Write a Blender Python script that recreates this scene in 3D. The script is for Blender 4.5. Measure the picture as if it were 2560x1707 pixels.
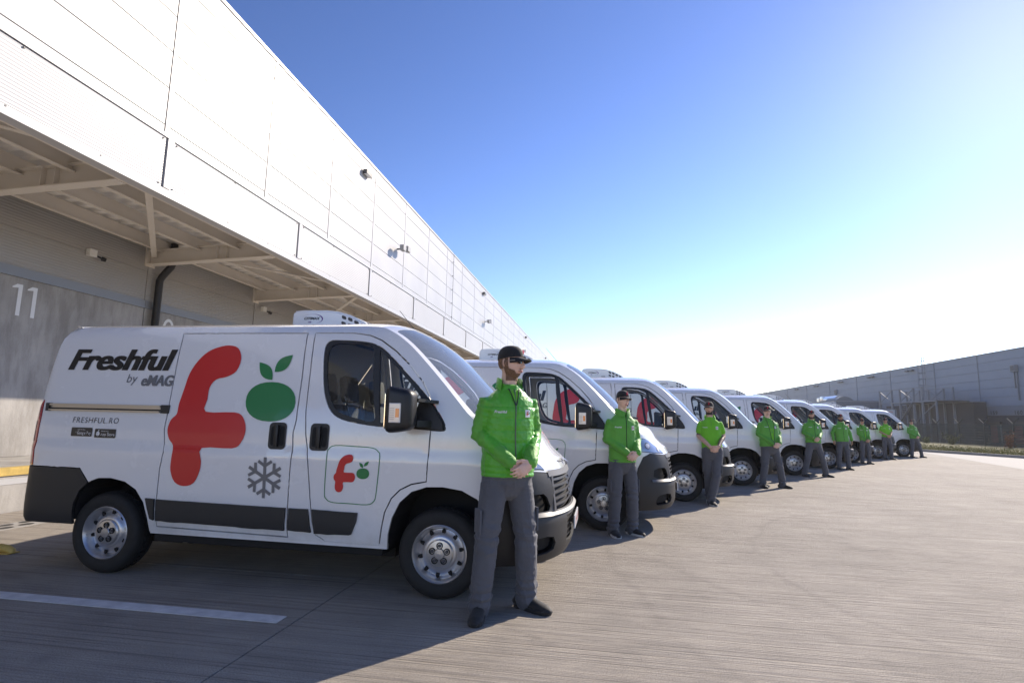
import bpy, bmesh, math, random
import numpy as np
from mathutils import Vector, Matrix
from mathutils.geometry import delaunay_2d_cdt

random.seed(7)
RNG = np.random.default_rng(7)
scene = bpy.context.scene
for _o in list(bpy.data.objects):
    bpy.data.objects.remove(_o, do_unlink=True)
COL = scene.collection

# ---------------------------------------------------------------- camera
CAM = Vector((2.773, -5.317, 1.394))
YAW, PITCH, ROLL = math.radians(-9.538), math.radians(7.868), math.radians(1.299)
def _camera():
    f = Vector((math.sin(YAW) * math.cos(PITCH), math.cos(YAW) * math.cos(PITCH), math.sin(PITCH)))
    r = Vector((math.cos(YAW), -math.sin(YAW), 0))
    u = r.cross(f)
    r2 = r * math.cos(ROLL) + u * math.sin(ROLL)
    u2 = -r * math.sin(ROLL) + u * math.cos(ROLL)
    cd = bpy.data.cameras.new('camera'); co = bpy.data.objects.new('camera', cd); COL.objects.link(co)
    m = Matrix(((r2.x, u2.x, -f.x, CAM.x), (r2.y, u2.y, -f.y, CAM.y), (r2.z, u2.z, -f.z, CAM.z), (0, 0, 0, 1)))
    co.matrix_world = m
    cd.sensor_fit = 'HORIZONTAL'; cd.sensor_width = 36.0; cd.lens = 19.615
    cd.clip_start = 0.05; cd.clip_end = 4000
    scene.camera = co
_camera()

# ---------------------------------------------------------------- sky, sun, exposure
SUN_EL, SUN_AZ = math.radians(30.4), math.radians(36.8)      # azimuth from +Y towards +X
def _light():
    w = bpy.data.worlds.new('World'); scene.world = w; w.use_nodes = True
    nt = w.node_tree; bg = nt.nodes['Background']
    sky = nt.nodes.new('ShaderNodeTexSky'); sky.sky_type = 'NISHITA'
    sky.sun_disc = False; sky.sun_elevation = SUN_EL; sky.sun_rotation = SUN_AZ
    sky.altitude = 80; sky.air_density = 1.0; sky.dust_density = 0.10; sky.ozone_density = 3.0
    gm = nt.nodes.new('ShaderNodeGamma'); gm.inputs[1].default_value = 1.45
    nt.links.new(sky.outputs[0], gm.inputs[0]); tn = nt.nodes.new('ShaderNodeMix'); tn.data_type = 'RGBA'; tn.blend_type = 'MULTIPLY'; tn.inputs[0].default_value = 1.0; tn.inputs[7].default_value = (1.13, 0.92, 0.95, 1)
    nt.links.new(gm.outputs[0], tn.inputs[6]); nt.links.new(tn.outputs[2], bg.inputs[0]); bg.inputs[1].default_value = 0.046
    d = Vector((math.sin(SUN_AZ) * math.cos(SUN_EL), math.cos(SUN_AZ) * math.cos(SUN_EL), math.sin(SUN_EL)))
    ld = bpy.data.lights.new('sun', 'SUN'); ld.energy = 3.2; ld.angle = math.radians(0.53); ld.color = (1.0, 0.88, 0.73)
    lo = bpy.data.objects.new('sun', ld); COL.objects.link(lo)
    lo.rotation_euler = d.to_track_quat('Z', 'Y').to_euler(); lo.location = (20, 30, 40)
_light()
vs = scene.view_settings
vs.view_transform = 'Standard'; vs.look = 'None'; vs.gamma = 1.0; vs.use_curve_mapping = False
vs.exposure = 1.15
scene.render.engine = 'CYCLES'
scene.cycles.use_denoising = True
scene.cycles.denoiser = 'OPENIMAGEDENOISE'; scene.cycles.denoising_prefilter = 'ACCURATE'; scene.cycles.denoising_input_passes = 'RGB_ALBEDO_NORMAL'
scene.cycles.max_bounces = 8; scene.cycles.transparent_max_bounces = 24
scene.cycles.sample_clamp_indirect = 6.0

# ---------------------------------------------------------------- helpers
def tag(o, label=None, cat=None, group=None, kind=None):
    if label: o['label'] = label
    if cat: o['category'] = cat
    if group: o['group'] = group
    if kind: o['kind'] = kind
    return o

def empty(name, loc=(0, 0, 0), rz=0.0, parent=None):
    o = bpy.data.objects.new(name, None); COL.objects.link(o)
    o.location = loc; o.rotation_euler = (0, 0, rz); o.empty_display_size = 0.2
    if parent: o.parent = parent
    return o

def link(name, me, parent=None, loc=None, rot=None, scale=None):
    o = bpy.data.objects.new(name, me); COL.objects.link(o)
    if parent: o.parent = parent
    if loc is not None: o.location = loc
    if rot is not None: o.rotation_euler = rot
    if scale is not None: o.scale = scale
    return o

def mk(name, V, F, mats, smooth=False, fm=None):
    me = bpy.data.meshes.new(name)
    me.from_pydata([tuple(map(float, v)) for v in V], [], [tuple(map(int, f)) for f in F])
    if not isinstance(mats, (list, tuple)): mats = [mats]
    for m in mats: me.materials.append(m)
    if fm is not None: me.polygons.foreach_set('material_index', np.asarray(fm, dtype=np.int32))
    if smooth: me.polygons.foreach_set('use_smooth', np.ones(len(me.polygons), dtype=bool))
    me.update()
    return me

def sharp(me, ang=35):
    me.set_sharp_from_angle(angle=math.radians(ang))
    return me

class MB:
    """collects simple solids; build() links them as ONE mesh object"""
    def __init__(s): s.V = []; s.F = []
    def add(s, V, F):
        n = len(s.V); s.V += [tuple(v) for v in V]; s.F += [tuple(i + n for i in f) for f in F]; return s
    def box(s, x0, x1, y0, y1, z0, z1, bevel=0.0):
        if bevel <= 0:
            V = [(x0, y0, z0), (x1, y0, z0), (x1, y1, z0), (x0, y1, z0), (x0, y0, z1), (x1, y0, z1), (x1, y1, z1), (x0, y1, z1)]
            F = [(0, 3, 2, 1), (4, 5, 6, 7), (0, 1, 5, 4), (1, 2, 6, 5), (2, 3, 7, 6), (3, 0, 4, 7)]
            return s.add(V, F)
        bm = bmesh.new(); bmesh.ops.create_cube(bm, size=1)
        bmesh.ops.scale(bm, vec=(x1 - x0, y1 - y0, z1 - z0), verts=bm.verts)
        bmesh.ops.translate(bm, vec=((x0 + x1) / 2, (y0 + y1) / 2, (z0 + z1) / 2), verts=bm.verts)
        bmesh.ops.bevel(bm, geom=bm.edges[:], offset=bevel, segments=2, affect='EDGES', profile=0.6)
        return s.bm(bm)
    def bm(s, bm):
        bm.verts.index_update()
        s.add([v.co[:] for v in bm.verts], [[v.index for v in f.verts] for f in bm.faces]); bm.free(); return s
    def bar(s, a, b, w, h=None, up=(0, 0, 1)):
        """rectangular bar from a to b, w across, h along up"""
        h = h or w; a = Vector(a); b = Vector(b); d = (b - a).normalized(); upv = Vector(up)
        sd = d.cross(upv)
        if sd.length < 1e-4: sd = d.cross(Vector((1, 0, 0)))
        sd.normalize(); uv = sd.cross(d).normalized()
        V = []
        for p in (a, b):
            for i, j in ((-1, -1), (1, -1), (1, 1), (-1, 1)): V.append(p + sd * (i * w / 2) + uv * (j * h / 2))
        return s.add(V, [(0, 1, 2, 3), (7, 6, 5, 4), (0, 4, 5, 1), (1, 5, 6, 2), (2, 6, 7, 3), (3, 7, 4, 0)])
    def tube(s, pts, r, n=10, caps=True):
        pts = [Vector(p) for p in pts]; rs = r if isinstance(r, (list, tuple)) else [r] * len(pts)
        V = []; F = []; ref = None
        for i, p in enumerate(pts):
            d = (pts[min(i + 1, len(pts) - 1)] - pts[max(i - 1, 0)]).normalized()
            if ref is None:
                ref = d.cross(Vector((0, 0, 1)))
                if ref.length < 1e-3: ref = d.cross(Vector((0, 1, 0)))
            ref = (ref - d * ref.dot(d)).normalized(); b2 = d.cross(ref)
            for k in range(n):
                a = 2 * math.pi * k / n
                V.append(p + (ref * math.cos(a) + b2 * math.sin(a)) * rs[i])
        for i in range(len(pts) - 1):
            for k in range(n):
                k2 = (k + 1) % n
                F.append((i * n + k, i * n + k2, (i + 1) * n + k2, (i + 1) * n + k))
        if caps:
            F.append(tuple(range(n - 1, -1, -1))); F.append(tuple(range((len(pts) - 1) * n, len(pts) * n)))
        return s.add(V, F)
    def lathe(s, prof, n=32, axis='y', c=(0, 0, 0)):
        """prof: list of (r, h); axis y -> h along y"""
        V = []; F = []
        for r, h in prof:
            for k in range(n):
                a = 2 * math.pi * k / n; p, q = r * math.cos(a), r * math.sin(a)
                V.append((p + c[0], h + c[1], q + c[2]) if axis == 'y' else (p + c[0], q + c[1], h + c[2]))
        for i in range(len(prof) - 1):
            for k in range(n):
                k2 = (k + 1) % n
                F.append((i * n + k, i * n + k2, (i + 1) * n + k2, (i + 1) * n + k))
        return s.add(V, F)
    def mesh(s, name, mats, smooth=False, ang=35):
        me = mk(name, s.V, s.F, mats, smooth)
        bm = bmesh.new(); bm.from_mesh(me); bmesh.ops.recalc_face_normals(bm, faces=bm.faces[:]); bm.to_mesh(me); bm.free()
        if smooth: sharp(me, ang)
        return me
    def build(s, name, mats, parent=None, smooth=False, ang=35):
        return link(name, s.mesh(name, mats, smooth, ang), parent)

def children_of(o): return [c for c in ALLCH.get(o.name, [])]
def copy_tree(o, parent=None, kids=None):
    c = o.copy(); COL.objects.link(c); c.parent = parent
    for ch in kids[o]: copy_tree(ch, c, kids)
    return c
def kid_map():
    k = {o: [] for o in bpy.data.objects}
    for o in bpy.data.objects:
        if o.parent: k[o.parent].append(o)
    return k

def pchip(xs, ys):
    xs = np.asarray(xs, float); ys = np.asarray(ys, float); h = np.diff(xs); d = np.diff(ys) / h
    m = np.zeros(len(xs)); m[0] = d[0]; m[-1] = d[-1]
    for i in range(1, len(xs) - 1):
        if d[i - 1] * d[i] > 0:
            w1 = 2 * h[i] + h[i - 1]; w2 = h[i] + 2 * h[i - 1]
            m[i] = (w1 + w2) / (w1 / d[i - 1] + w2 / d[i])
    def f(x):
        x = np.clip(np.asarray(x, float), xs[0], xs[-1]); i = np.clip(np.searchsorted(xs, x) - 1, 0, len(h) - 1)
        t = (x - xs[i]) / h[i]
        return ((1 + 2 * t) * (1 - t) ** 2 * ys[i] + t * (1 - t) ** 2 * h[i] * m[i] + t * t * (3 - 2 * t) * ys[i + 1] + t * t * (t - 1) * h[i] * m[i + 1])
    return f

# ---------------------------------------------------------------- materials
MATS = {}
def principled(name, color, rough=0.5, metal=0.0, coat=0.0, spec=None, var=0.0, vscale=3.0, bump=0.0, bscale=40.0, stretch=(1, 1, 1), alpha_tint=None, sheen=0.0, detail=4.0):
    if name in MATS: return MATS[name]
    m = bpy.data.materials.new(name); m.use_nodes = True; nt = m.node_tree; p = nt.nodes['Principled BSDF']
    p.inputs['Base Color'].default_value = (*color, 1); p.inputs['Roughness'].default_value = rough; p.inputs['Metallic'].default_value = metal
    if coat: p.inputs['Coat Weight'].default_value = coat; p.inputs['Coat Roughness'].default_value = 0.04
    if spec is not None: p.inputs['Specular IOR Level'].default_value = spec
    if sheen: p.inputs['Sheen Weight'].default_value = sheen
    if var or bump:
        tc = nt.nodes.new('ShaderNodeTexCoord'); mp = nt.nodes.new('ShaderNodeMapping'); mp.inputs['Scale'].default_value = stretch
        nt.links.new(tc.outputs['Object'], mp.inputs[0])
    if var:
        n = nt.nodes.new('ShaderNodeTexNoise'); n.inputs['Scale'].default_value = vscale; n.inputs['Detail'].default_value = detail; n.inputs['Roughness'].default_value = 0.6
        nt.links.new(mp.outputs[0], n.inputs['Vector'])
        r = nt.nodes.new('ShaderNodeValToRGB'); r.color_ramp.elements[0].position = 0.3; r.color_ramp.elements[1].position = 0.7
        r.color_ramp.elements[0].color = (*[max(0, c * (1 - var)) for c in color], 1); r.color_ramp.elements[1].color = (*[min(1, c * (1 + var)) for c in color], 1)
        nt.links.new(n.outputs[0], r.inputs[0]); nt.links.new(r.outputs[0], p.inputs['Base Color'])
    if bump:
        n2 = nt.nodes.new('ShaderNodeTexNoise'); n2.inputs['Scale'].default_value = bscale; n2.inputs['Detail'].default_value = 3
        nt.links.new(mp.outputs[0], n2.inputs['Vector'])
        b = nt.nodes.new('ShaderNodeBump'); b.inputs['Strength'].default_value = bump; b.inputs['Distance'].default_value = 0.01
        nt.links.new(n2.outputs[0], b.inputs['Height']); nt.links.new(b.outputs[0], p.inputs['Normal'])
    MATS[name] = m
    return m

def glass_mat(name, tint, ior=1.5, painted_sky=0.0):
    m = bpy.data.materials.new(name); m.use_nodes = True; nt = m.node_tree; nt.nodes.remove(nt.nodes['Principled BSDF'])
    out = nt.nodes['Material Output']; t = nt.nodes.new('ShaderNodeBsdfTransparent'); t.inputs[0].default_value = (*tint, 1)
    g = nt.nodes.new('ShaderNodeBsdfGlossy'); g.inputs['Roughness'].default_value = 0.02
    fr = nt.nodes.new('ShaderNodeFresnel'); fr.inputs[0].default_value = ior
    mx = nt.nodes.new('ShaderNodeMixShader')
    nt.links.new(fr.outputs[0], mx.inputs[0]); nt.links.new(t.outputs[0], mx.inputs[1]); nt.links.new(g.outputs[0], mx.inputs[2])
    last = mx.outputs[0]
    if painted_sky:  # pale blue diffuse mixed in, paints the sky's reflection onto the glass
        df = nt.nodes.new('ShaderNodeBsdfDiffuse'); df.inputs[0].default_value = (0.72, 0.80, 0.88, 1); m2 = nt.nodes.new('ShaderNodeMixShader'); m2.inputs[0].default_value = painted_sky
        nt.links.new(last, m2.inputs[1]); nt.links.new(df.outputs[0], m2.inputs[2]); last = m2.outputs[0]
    nt.links.new(last, out.inputs[0]); MATS[name] = m
    return m

def node_mat(name, build, rough=0.8):
    m = bpy.data.materials.new(name); m.use_nodes = True; nt = m.node_tree; p = nt.nodes['Principled BSDF']
    p.inputs['Roughness'].default_value = rough
    N = lambda t, **kw: (lambda n: ([n.inputs[k].__setattr__('default_value', v) for k, v in kw.items()], n)[1])(nt.nodes.new(t))
    L = nt.links.new
    build(nt, p, N, L); MATS[name] = m
    return m

def _mix(nt, L, fac, a, b, mode='MIX', f=None):
    n = nt.nodes.new('ShaderNodeMix'); n.data_type = 'RGBA'; n.blend_type = mode
    if fac is not None: L(fac, n.inputs[0])
    if f is not None: n.inputs[0].default_value = f
    for s, v in ((6, a), (7, b)):
        if isinstance(v, tuple): n.inputs[s].default_value = (*v, 1)
        else: L(v, n.inputs[s])
    return n.outputs[2]

def _ramp(nt, L, fac, stops):
    r = nt.nodes.new('ShaderNodeValToRGB'); e = r.color_ramp.elements
    while len(e) < len(stops): e.new(0.5)
    for i, (p, c) in enumerate(stops): e[i].position = p; e[i].color = (*c, 1) if len(c) == 3 else c
    L(fac, r.inputs[0]); return r.outputs[0]

def yard_concrete(nt, p, N, L):
    g = nt.nodes.new('ShaderNodeNewGeometry')
    def noise(scale, detail, stretch, rot=0.0, rough=0.55):
        mp = nt.nodes.new('ShaderNodeMapping'); mp.inputs['Scale'].default_value = stretch; mp.inputs['Rotation'].default_value = (0, 0, rot)
        L(g.outputs['Position'], mp.inputs[0]); n = nt.nodes.new('ShaderNodeTexNoise')
        n.inputs['Scale'].default_value = scale; n.inputs['Detail'].default_value = detail; n.inputs['Roughness'].default_value = rough
        L(mp.outputs[0], n.inputs['Vector']); return n.outputs[0]
    big = noise(0.35, 5, (1, 1, 1)); med = noise(2.2, 5, (1, 1, 1))
    ln1 = noise(1.0, 4, (0.14, 24, 1), 0.025, 0.70); ln2 = noise(1.0, 4, (0.5, 70, 1), 0.025, 0.75); grit = noise(120, 4, (1, 1, 1), 0.0, 0.8)
    base = _ramp(nt, L, big, [(0.3, (0.325, 0.287, 0.240)), (0.7, (0.400, 0.355, 0.300))])
    c = _mix(nt, L, None, base, _ramp(nt, L, med, [(0.35, (0.86, 0.86, 0.86)), (0.65, (1.06, 1.06, 1.06))]), 'MULTIPLY', 0.8)
    c = _mix(nt, L, None, c, _ramp(nt, L, ln1, [(0.34, (0.45, 0.44, 0.43)), (0.40, (0.78, 0.775, 0.77)), (0.44, (1.0, 1.0, 1.0)), (0.60, (1.03, 1.03, 1.03)), (0.70, (1.15, 1.15, 1.14))]), 'MULTIPLY', 0.62)
    c = _mix(nt, L, None, c, _ramp(nt, L, ln2, [(0.36, (0.45, 0.44, 0.43)), (0.43, (0.93, 0.93, 0.93)), (0.58, (1.05, 1.05, 1.05)), (0.68, (1.16, 1.16, 1.15))]), 'MULTIPLY', 0.85)
    c = _mix(nt, L, None, c, _ramp(nt, L, grit, [(0.40, (0.45, 0.45, 0.45)), (0.47, (0.93, 0.93, 0.93)), (0.60, (1.2, 1.2, 1.2))]), 'MULTIPLY', 0.8)
    st1, st2 = ln1, ln2
    st3 = noise(1.0, 4, (0.35, 9, 1), 0.02, 0.7)
    c = _mix(nt, L, None, c, _ramp(nt, L, st3, [(0.36, (0.88, 0.88, 0.88)), (0.5, (1.0, 1.0, 1.0)), (0.64, (1.06, 1.06, 1.05))]), 'MULTIPLY', 0.7)
    sp = nt.nodes.new('ShaderNodeSeparateXYZ'); L(g.outputs['Position'], sp.inputs[0])
    def M(op, a, b=None):
        n = nt.nodes.new('ShaderNodeMath'); n.operation = op
        for k, v in enumerate((a, b)):
            if v is None: continue
            if isinstance(v, (int, float)): n.inputs[k].default_value = v
            else: L(v, n.inputs[k])
        return n.outputs[0]
    wob = noise(0.5, 3, (1, 1, 1)); brk = noise(1.4, 5, (1, 1, 1), 0.3, 0.7)
    for cx, cy, rad, wd, amt in ((9.0, 1.0, 4.6, 0.07, 0.16), (9.0, 1.0, 6.2, 0.08, 0.13), (14.0, 16.0, 9.5, 0.09, 0.18), (14.0, 16.0, 11.2, 0.09, 0.16), (4.0, 12.0, 14.5, 0.10, 0.13), (-8.0, -6.0, 13.2, 0.08, 0.12)):
        dd = M('SQRT', M('ADD', M('POWER', M('ADD', sp.outputs[0], -cx), 2), M('POWER', M('ADD', sp.outputs[1], -cy), 2)))
        band = M('SUBTRACT', 1.0, M('MINIMUM', M('DIVIDE', M('ABSOLUTE', M('ADD', M('ADD', dd, -rad - 0.25), M('MULTIPLY', wob, 0.5))), wd), 1.0))
        fac = M('MULTIPLY', M('MULTIPLY', band, amt), M('GREATER_THAN', brk, 0.42))
        c = _mix(nt, L, fac, c, (0.06, 0.056, 0.052))
    spots = noise(1.7, 2, (1, 1, 1), 0.9, 0.5)
    c = _mix(nt, L, _ramp(nt, L, spots, [(0.735, (0, 0, 0)), (0.77, (0.5, 0.5, 0.5))]), c, (0.07, 0.064, 0.058))
    stain = noise(0.9, 6, (1, 1.3, 1), 0.5, 0.65)
    c = _mix(nt, L, _ramp(nt, L, stain, [(0.62, (0, 0, 0)), (0.78, (0.55, 0.55, 0.55))]), c, (0.13, 0.12, 0.11))
    L(c, p.inputs['Base Color'])
    ad = nt.nodes.new('ShaderNodeMath'); ad.operation = 'ADD'; L(st2, ad.inputs[0]); L(st1, ad.inputs[1])
    b = nt.nodes.new('ShaderNodeBump'); b.inputs['Strength'].default_value = 0.9; b.inputs['Distance'].default_value = 0.018
    L(ad.outputs[0], b.inputs['Height']); L(b.outputs[0], p.inputs['Normal'])

def wall_concrete(nt, p, N, L):
    g = nt.nodes.new('ShaderNodeNewGeometry')
    def noise(scale, detail, stretch, rough=0.6):
        mp = nt.nodes.new('ShaderNodeMapping'); mp.inputs['Scale'].default_value = stretch
        L(g.outputs['Position'], mp.inputs[0]); n = nt.nodes.new('ShaderNodeTexNoise')
        n.inputs['Scale'].default_value = scale; n.inputs['Detail'].default_value = detail; n.inputs['Roughness'].default_value = rough
        L(mp.outputs[0], n.inputs['Vector']); return n.outputs[0]
    base = _ramp(nt, L, noise(1.3, 6, (1, 1, 0.6)), [(0.3, (0.30, 0.285, 0.262)), (0.7, (0.44, 0.42, 0.39))])
    c = _mix(nt, L, None, base, _ramp(nt, L, noise(3.0, 6, (1, 1.6, 0.35), 0.7), [(0.38, (0.72, 0.71, 0.69)), (0.55, (1.0, 1.0, 1.0)), (0.7, (1.12, 1.11, 1.1))]), 'MULTIPLY', 0.8)
    c = _mix(nt, L, None, c, _ramp(nt, L, noise(38, 3, (1, 1, 1)), [(0.24, (0.45, 0.44, 0.42)), (0.34, (1.0, 1.0, 1.0))]), 'MULTIPLY', 0.5)
    L(c, p.inputs['Base Color'])
    b = nt.nodes.new('ShaderNodeBump'); b.inputs['Strength'].default_value = 0.25; b.inputs['Distance'].default_value = 0.01
    L(noise(30, 4, (1, 1, 1)), b.inputs['Height']); L(b.outputs[0], p.inputs['Normal'])

def ribbed(color, axis, pitch, strength, var=0.05, rough=0.45):
    def f(nt, p, N, L):
        g = nt.nodes.new('ShaderNodeNewGeometry'); sp = nt.nodes.new('ShaderNodeSeparateXYZ'); L(g.outputs['Position'], sp.inputs[0])
        mu = nt.nodes.new('ShaderNodeMath'); mu.operation = 'MULTIPLY'; L(sp.outputs[axis], mu.inputs[0]); mu.inputs[1].default_value = 2 * math.pi / pitch
        sn = nt.nodes.new('ShaderNodeMath'); sn.operation = 'SINE'; L(mu.outputs[0], sn.inputs[0])
        b = nt.nodes.new('ShaderNodeBump'); b.inputs['Strength'].default_value = strength; b.inputs['Distance'].default_value = pitch * 0.25
        L(sn.outputs[0], b.inputs['Height']); L(b.outputs[0], p.inputs['Normal'])
        n = nt.nodes.new('ShaderNodeTexNoise'); n.inputs['Scale'].default_value = 0.6; n.inputs['Detail'].default_value = 5; L(g.outputs['Position'], n.inputs['Vector'])
        L(_ramp(nt, L, n.outputs[0], [(0.3, tuple(c * (1 - var) for c in color)), (0.7, tuple(min(1, c * (1 + var)) for c in color))]), p.inputs['Base Color'])
    return f

M_YARD = node_mat('yard_concrete', yard_concrete, 0.85)
M_CONC = node_mat('wall_concrete', wall_concrete, 0.85)
M_SOIL = principled('soil', (0.12, 0.10, 0.075), 0.95, var=0.35, vscale=1.5)
M_CLAD = node_mat('white_cladding', ribbed((0.47, 0.468, 0.464), 2, 0.05, 0.03, 0.06), 0.42)
M_FASC = node_mat('white_ribbed_fascia', ribbed((0.455, 0.452, 0.447), 2, 0.045, 0.14, 0.05), 0.42)
M_TRIM = principled('white_trim', (0.50, 0.498, 0.494), 0.4)
M_GREYCLAD = node_mat('grey_cladding', ribbed((0.36, 0.345, 0.325), 2, 0.05, 0.25, 0.06), 0.5)
M_STEEL = principled('beige_painted_steel', (0.74, 0.68, 0.59), 0.5, var=0.06, vscale=1.2)
M_DECK = principled('galvanised_deck', (0.82, 0.80, 0.77), 0.45, metal=0.0, var=0.08, vscale=2)
M_FLASH = principled('grey_flashing', (0.27, 0.275, 0.28), 0.45, metal=0.2)
M_PIPE = principled('black_downpipe', (0.012, 0.012, 0.014), 0.45)
M_PAINTW = principled('white_road_paint', (0.66, 0.65, 0.63), 0.75, var=0.16, vscale=9)
M_YELLOW = principled('yellow_paint', (0.60, 0.42, 0.11), 0.55, var=0.2, vscale=8)
M_DARK = principled('dark_grey_metal', (0.07, 0.07, 0.075), 0.5)
M_LAMPG = principled('grey_lamp_body', (0.33, 0.33, 0.33), 0.5)
M_LAMPGL = principled('lamp_glass', (0.75, 0.74, 0.70), 0.2)
# ---------------------------------------------------------------- ground
M_YARD2 = principled('pale_yard_concrete', (0.37, 0.35, 0.32), 0.85, var=0.12, vscale=1.2, stretch=(1, 12, 1), bump=0.2, bscale=20)
def text_mesh(body, size=1.0, shear=0.0, offset=0.0, extrude=0.0, spacing=1.0):
    cu = bpy.data.curves.new('txt', 'FONT'); cu.body = body; cu.size = size; cu.shear = shear; cu.offset = offset; cu.extrude = extrude
    cu.space_character = spacing; cu.resolution_u = 4
    o = bpy.data.objects.new('txt', cu); COL.objects.link(o)
    dg = bpy.context.evaluated_depsgraph_get(); dg.update()
    me = bpy.data.meshes.new_from_object(o.evaluated_get(dg))
    V = [v.co[:] for v in me.vertices]; F = [tuple(p.vertices) for p in me.polygons]
    bpy.data.objects.remove(o, do_unlink=True); bpy.data.curves.remove(cu); bpy.data.meshes.remove(me)
    return np.array(V), F

def build_ground():
    terr = tag(MB().box(-380, 480, -140, 880, -2.2, -1.25).build('terrain', M_SOIL), kind='structure')
    yard = empty('yard_pavement'); tag(yard, kind='structure')
    bed = MB().box(-5.12, 24.7, -20, 200, -1.3, -0.021).box(24.7, 44, -20, 42, -1.3, -0.021).build('joint_bed', principled('joint_dark', (0.06, 0.056, 0.05), 0.9), yard)
    xs = [-5.12, 0.70, 6.7, 12.7, 18.7, 24.7]; y0 = -0.56
    ys = [y0 - 20, y0 - 15, y0 - 10, y0 - 5] + [y0 + 5.0 * k for k in range(0, 13)]
    g = 0.005
    for j in range(len(ys) - 1):
        MB().box(xs[0] + g, xs[1] - g, ys[j] + g, ys[j + 1] - g, -0.02, 0.0, bevel=0.004).build('concrete_slab', M_YARD, yard)
    MB().box(xs[0] + g, xs[1] - g, ys[-1] + g, 200, -0.02, 0.0).build('far_pavement', M_YARD, yard)
    def sheet(name, pts, mat):
        n = len(pts); V = [(x, y, -0.02) for x, y in pts] + [(x, y, 0.0) for x, y in pts]
        link(name, mk(name, V, [tuple(range(n, 2 * n))] + [(i, (i + 1) % n, n + (i + 1) % n, n + i) for i in range(n)], mat), yard)
    bx = lambda y: 17.64 + (y - 17.92) * (20.8 - 17.64) / (30.62 - 17.92)
    sheet('concrete_apron', [(xs[1] + g, -20.5), (bx(-20.5) - g, -20.5), (bx(45) - g, 45), (24.7, 46), (24.7, 200), (xs[1] + g, 200)], M_YARD)
    sheet('pale_apron', [(bx(-20.5) + g, -20.5), (44, -20.5), (24.7, 40), (bx(45) + g, 45)], M_YARD2)
    # painted bay line beside the nearest van
    MB().box(-4.4, 0.60, -1.66, -1.53, 0.002, 0.006).build('painted_line', M_PAINTW, yard)
    for k, (xx, yy) in enumerate([(1.9, 1.62), (3.2, 4.8)]):
        MB().box(-4.4, 0.60, yy - 0.065, yy + 0.065, 0.002, 0.006).build('painted_line', M_PAINTW, yard)
    # drain channel of slotted cover plates along the dock foot
    dr = empty('drain_channel', (-4.17, 0, 0)); tag(dr, 'row of slotted concrete drain covers along the foot of the loading dock', 'drain')
    slot = mk('drain_slot', *(lambda n: ([(0.055 * math.cos(2 * math.pi * k / n), 0.085 * math.sin(2 * math.pi * k / n), 0) for k in range(n)], [tuple(range(n))]))(16), M_PIPE)
    MB().box(-0.17, 0.17, -6, 24, 0.001, 0.007).build('cover_plate', M_CONC, dr)
    for k in range(14):
        for sx in (-0.075, 0.075):
            link('slot', slot, dr, (sx, -1.2 + 0.24 * k + (0.12 if sx > 0 else 0), 0.0095))
    # yellow wheel guide tube, end by the rear wheel of the first van
    wg = empty('wheel_guide', (-2.97, -0.55, 0)); tag(wg, 'yellow steel wheel guide tube lying on the pavement at the left edge', 'wheel guide')
    MB().tube([(-1.6, -0.02, 0.05), (-0.02, -0.02, 0.05), (0.06, -0.02, 0.042), (0.11, -0.02, 0.025), (0.12, -0.02, 0.005)], [0.036, 0.036, 0.035, 0.032, 0.028], 16).build('tube', M_YELLOW, wg, True)
    MB().box(-0.06, 0.13, -0.08, 0.04, 0.004, 0.012).build('base_plate', M_YELLOW, wg)
build_ground()

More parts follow.
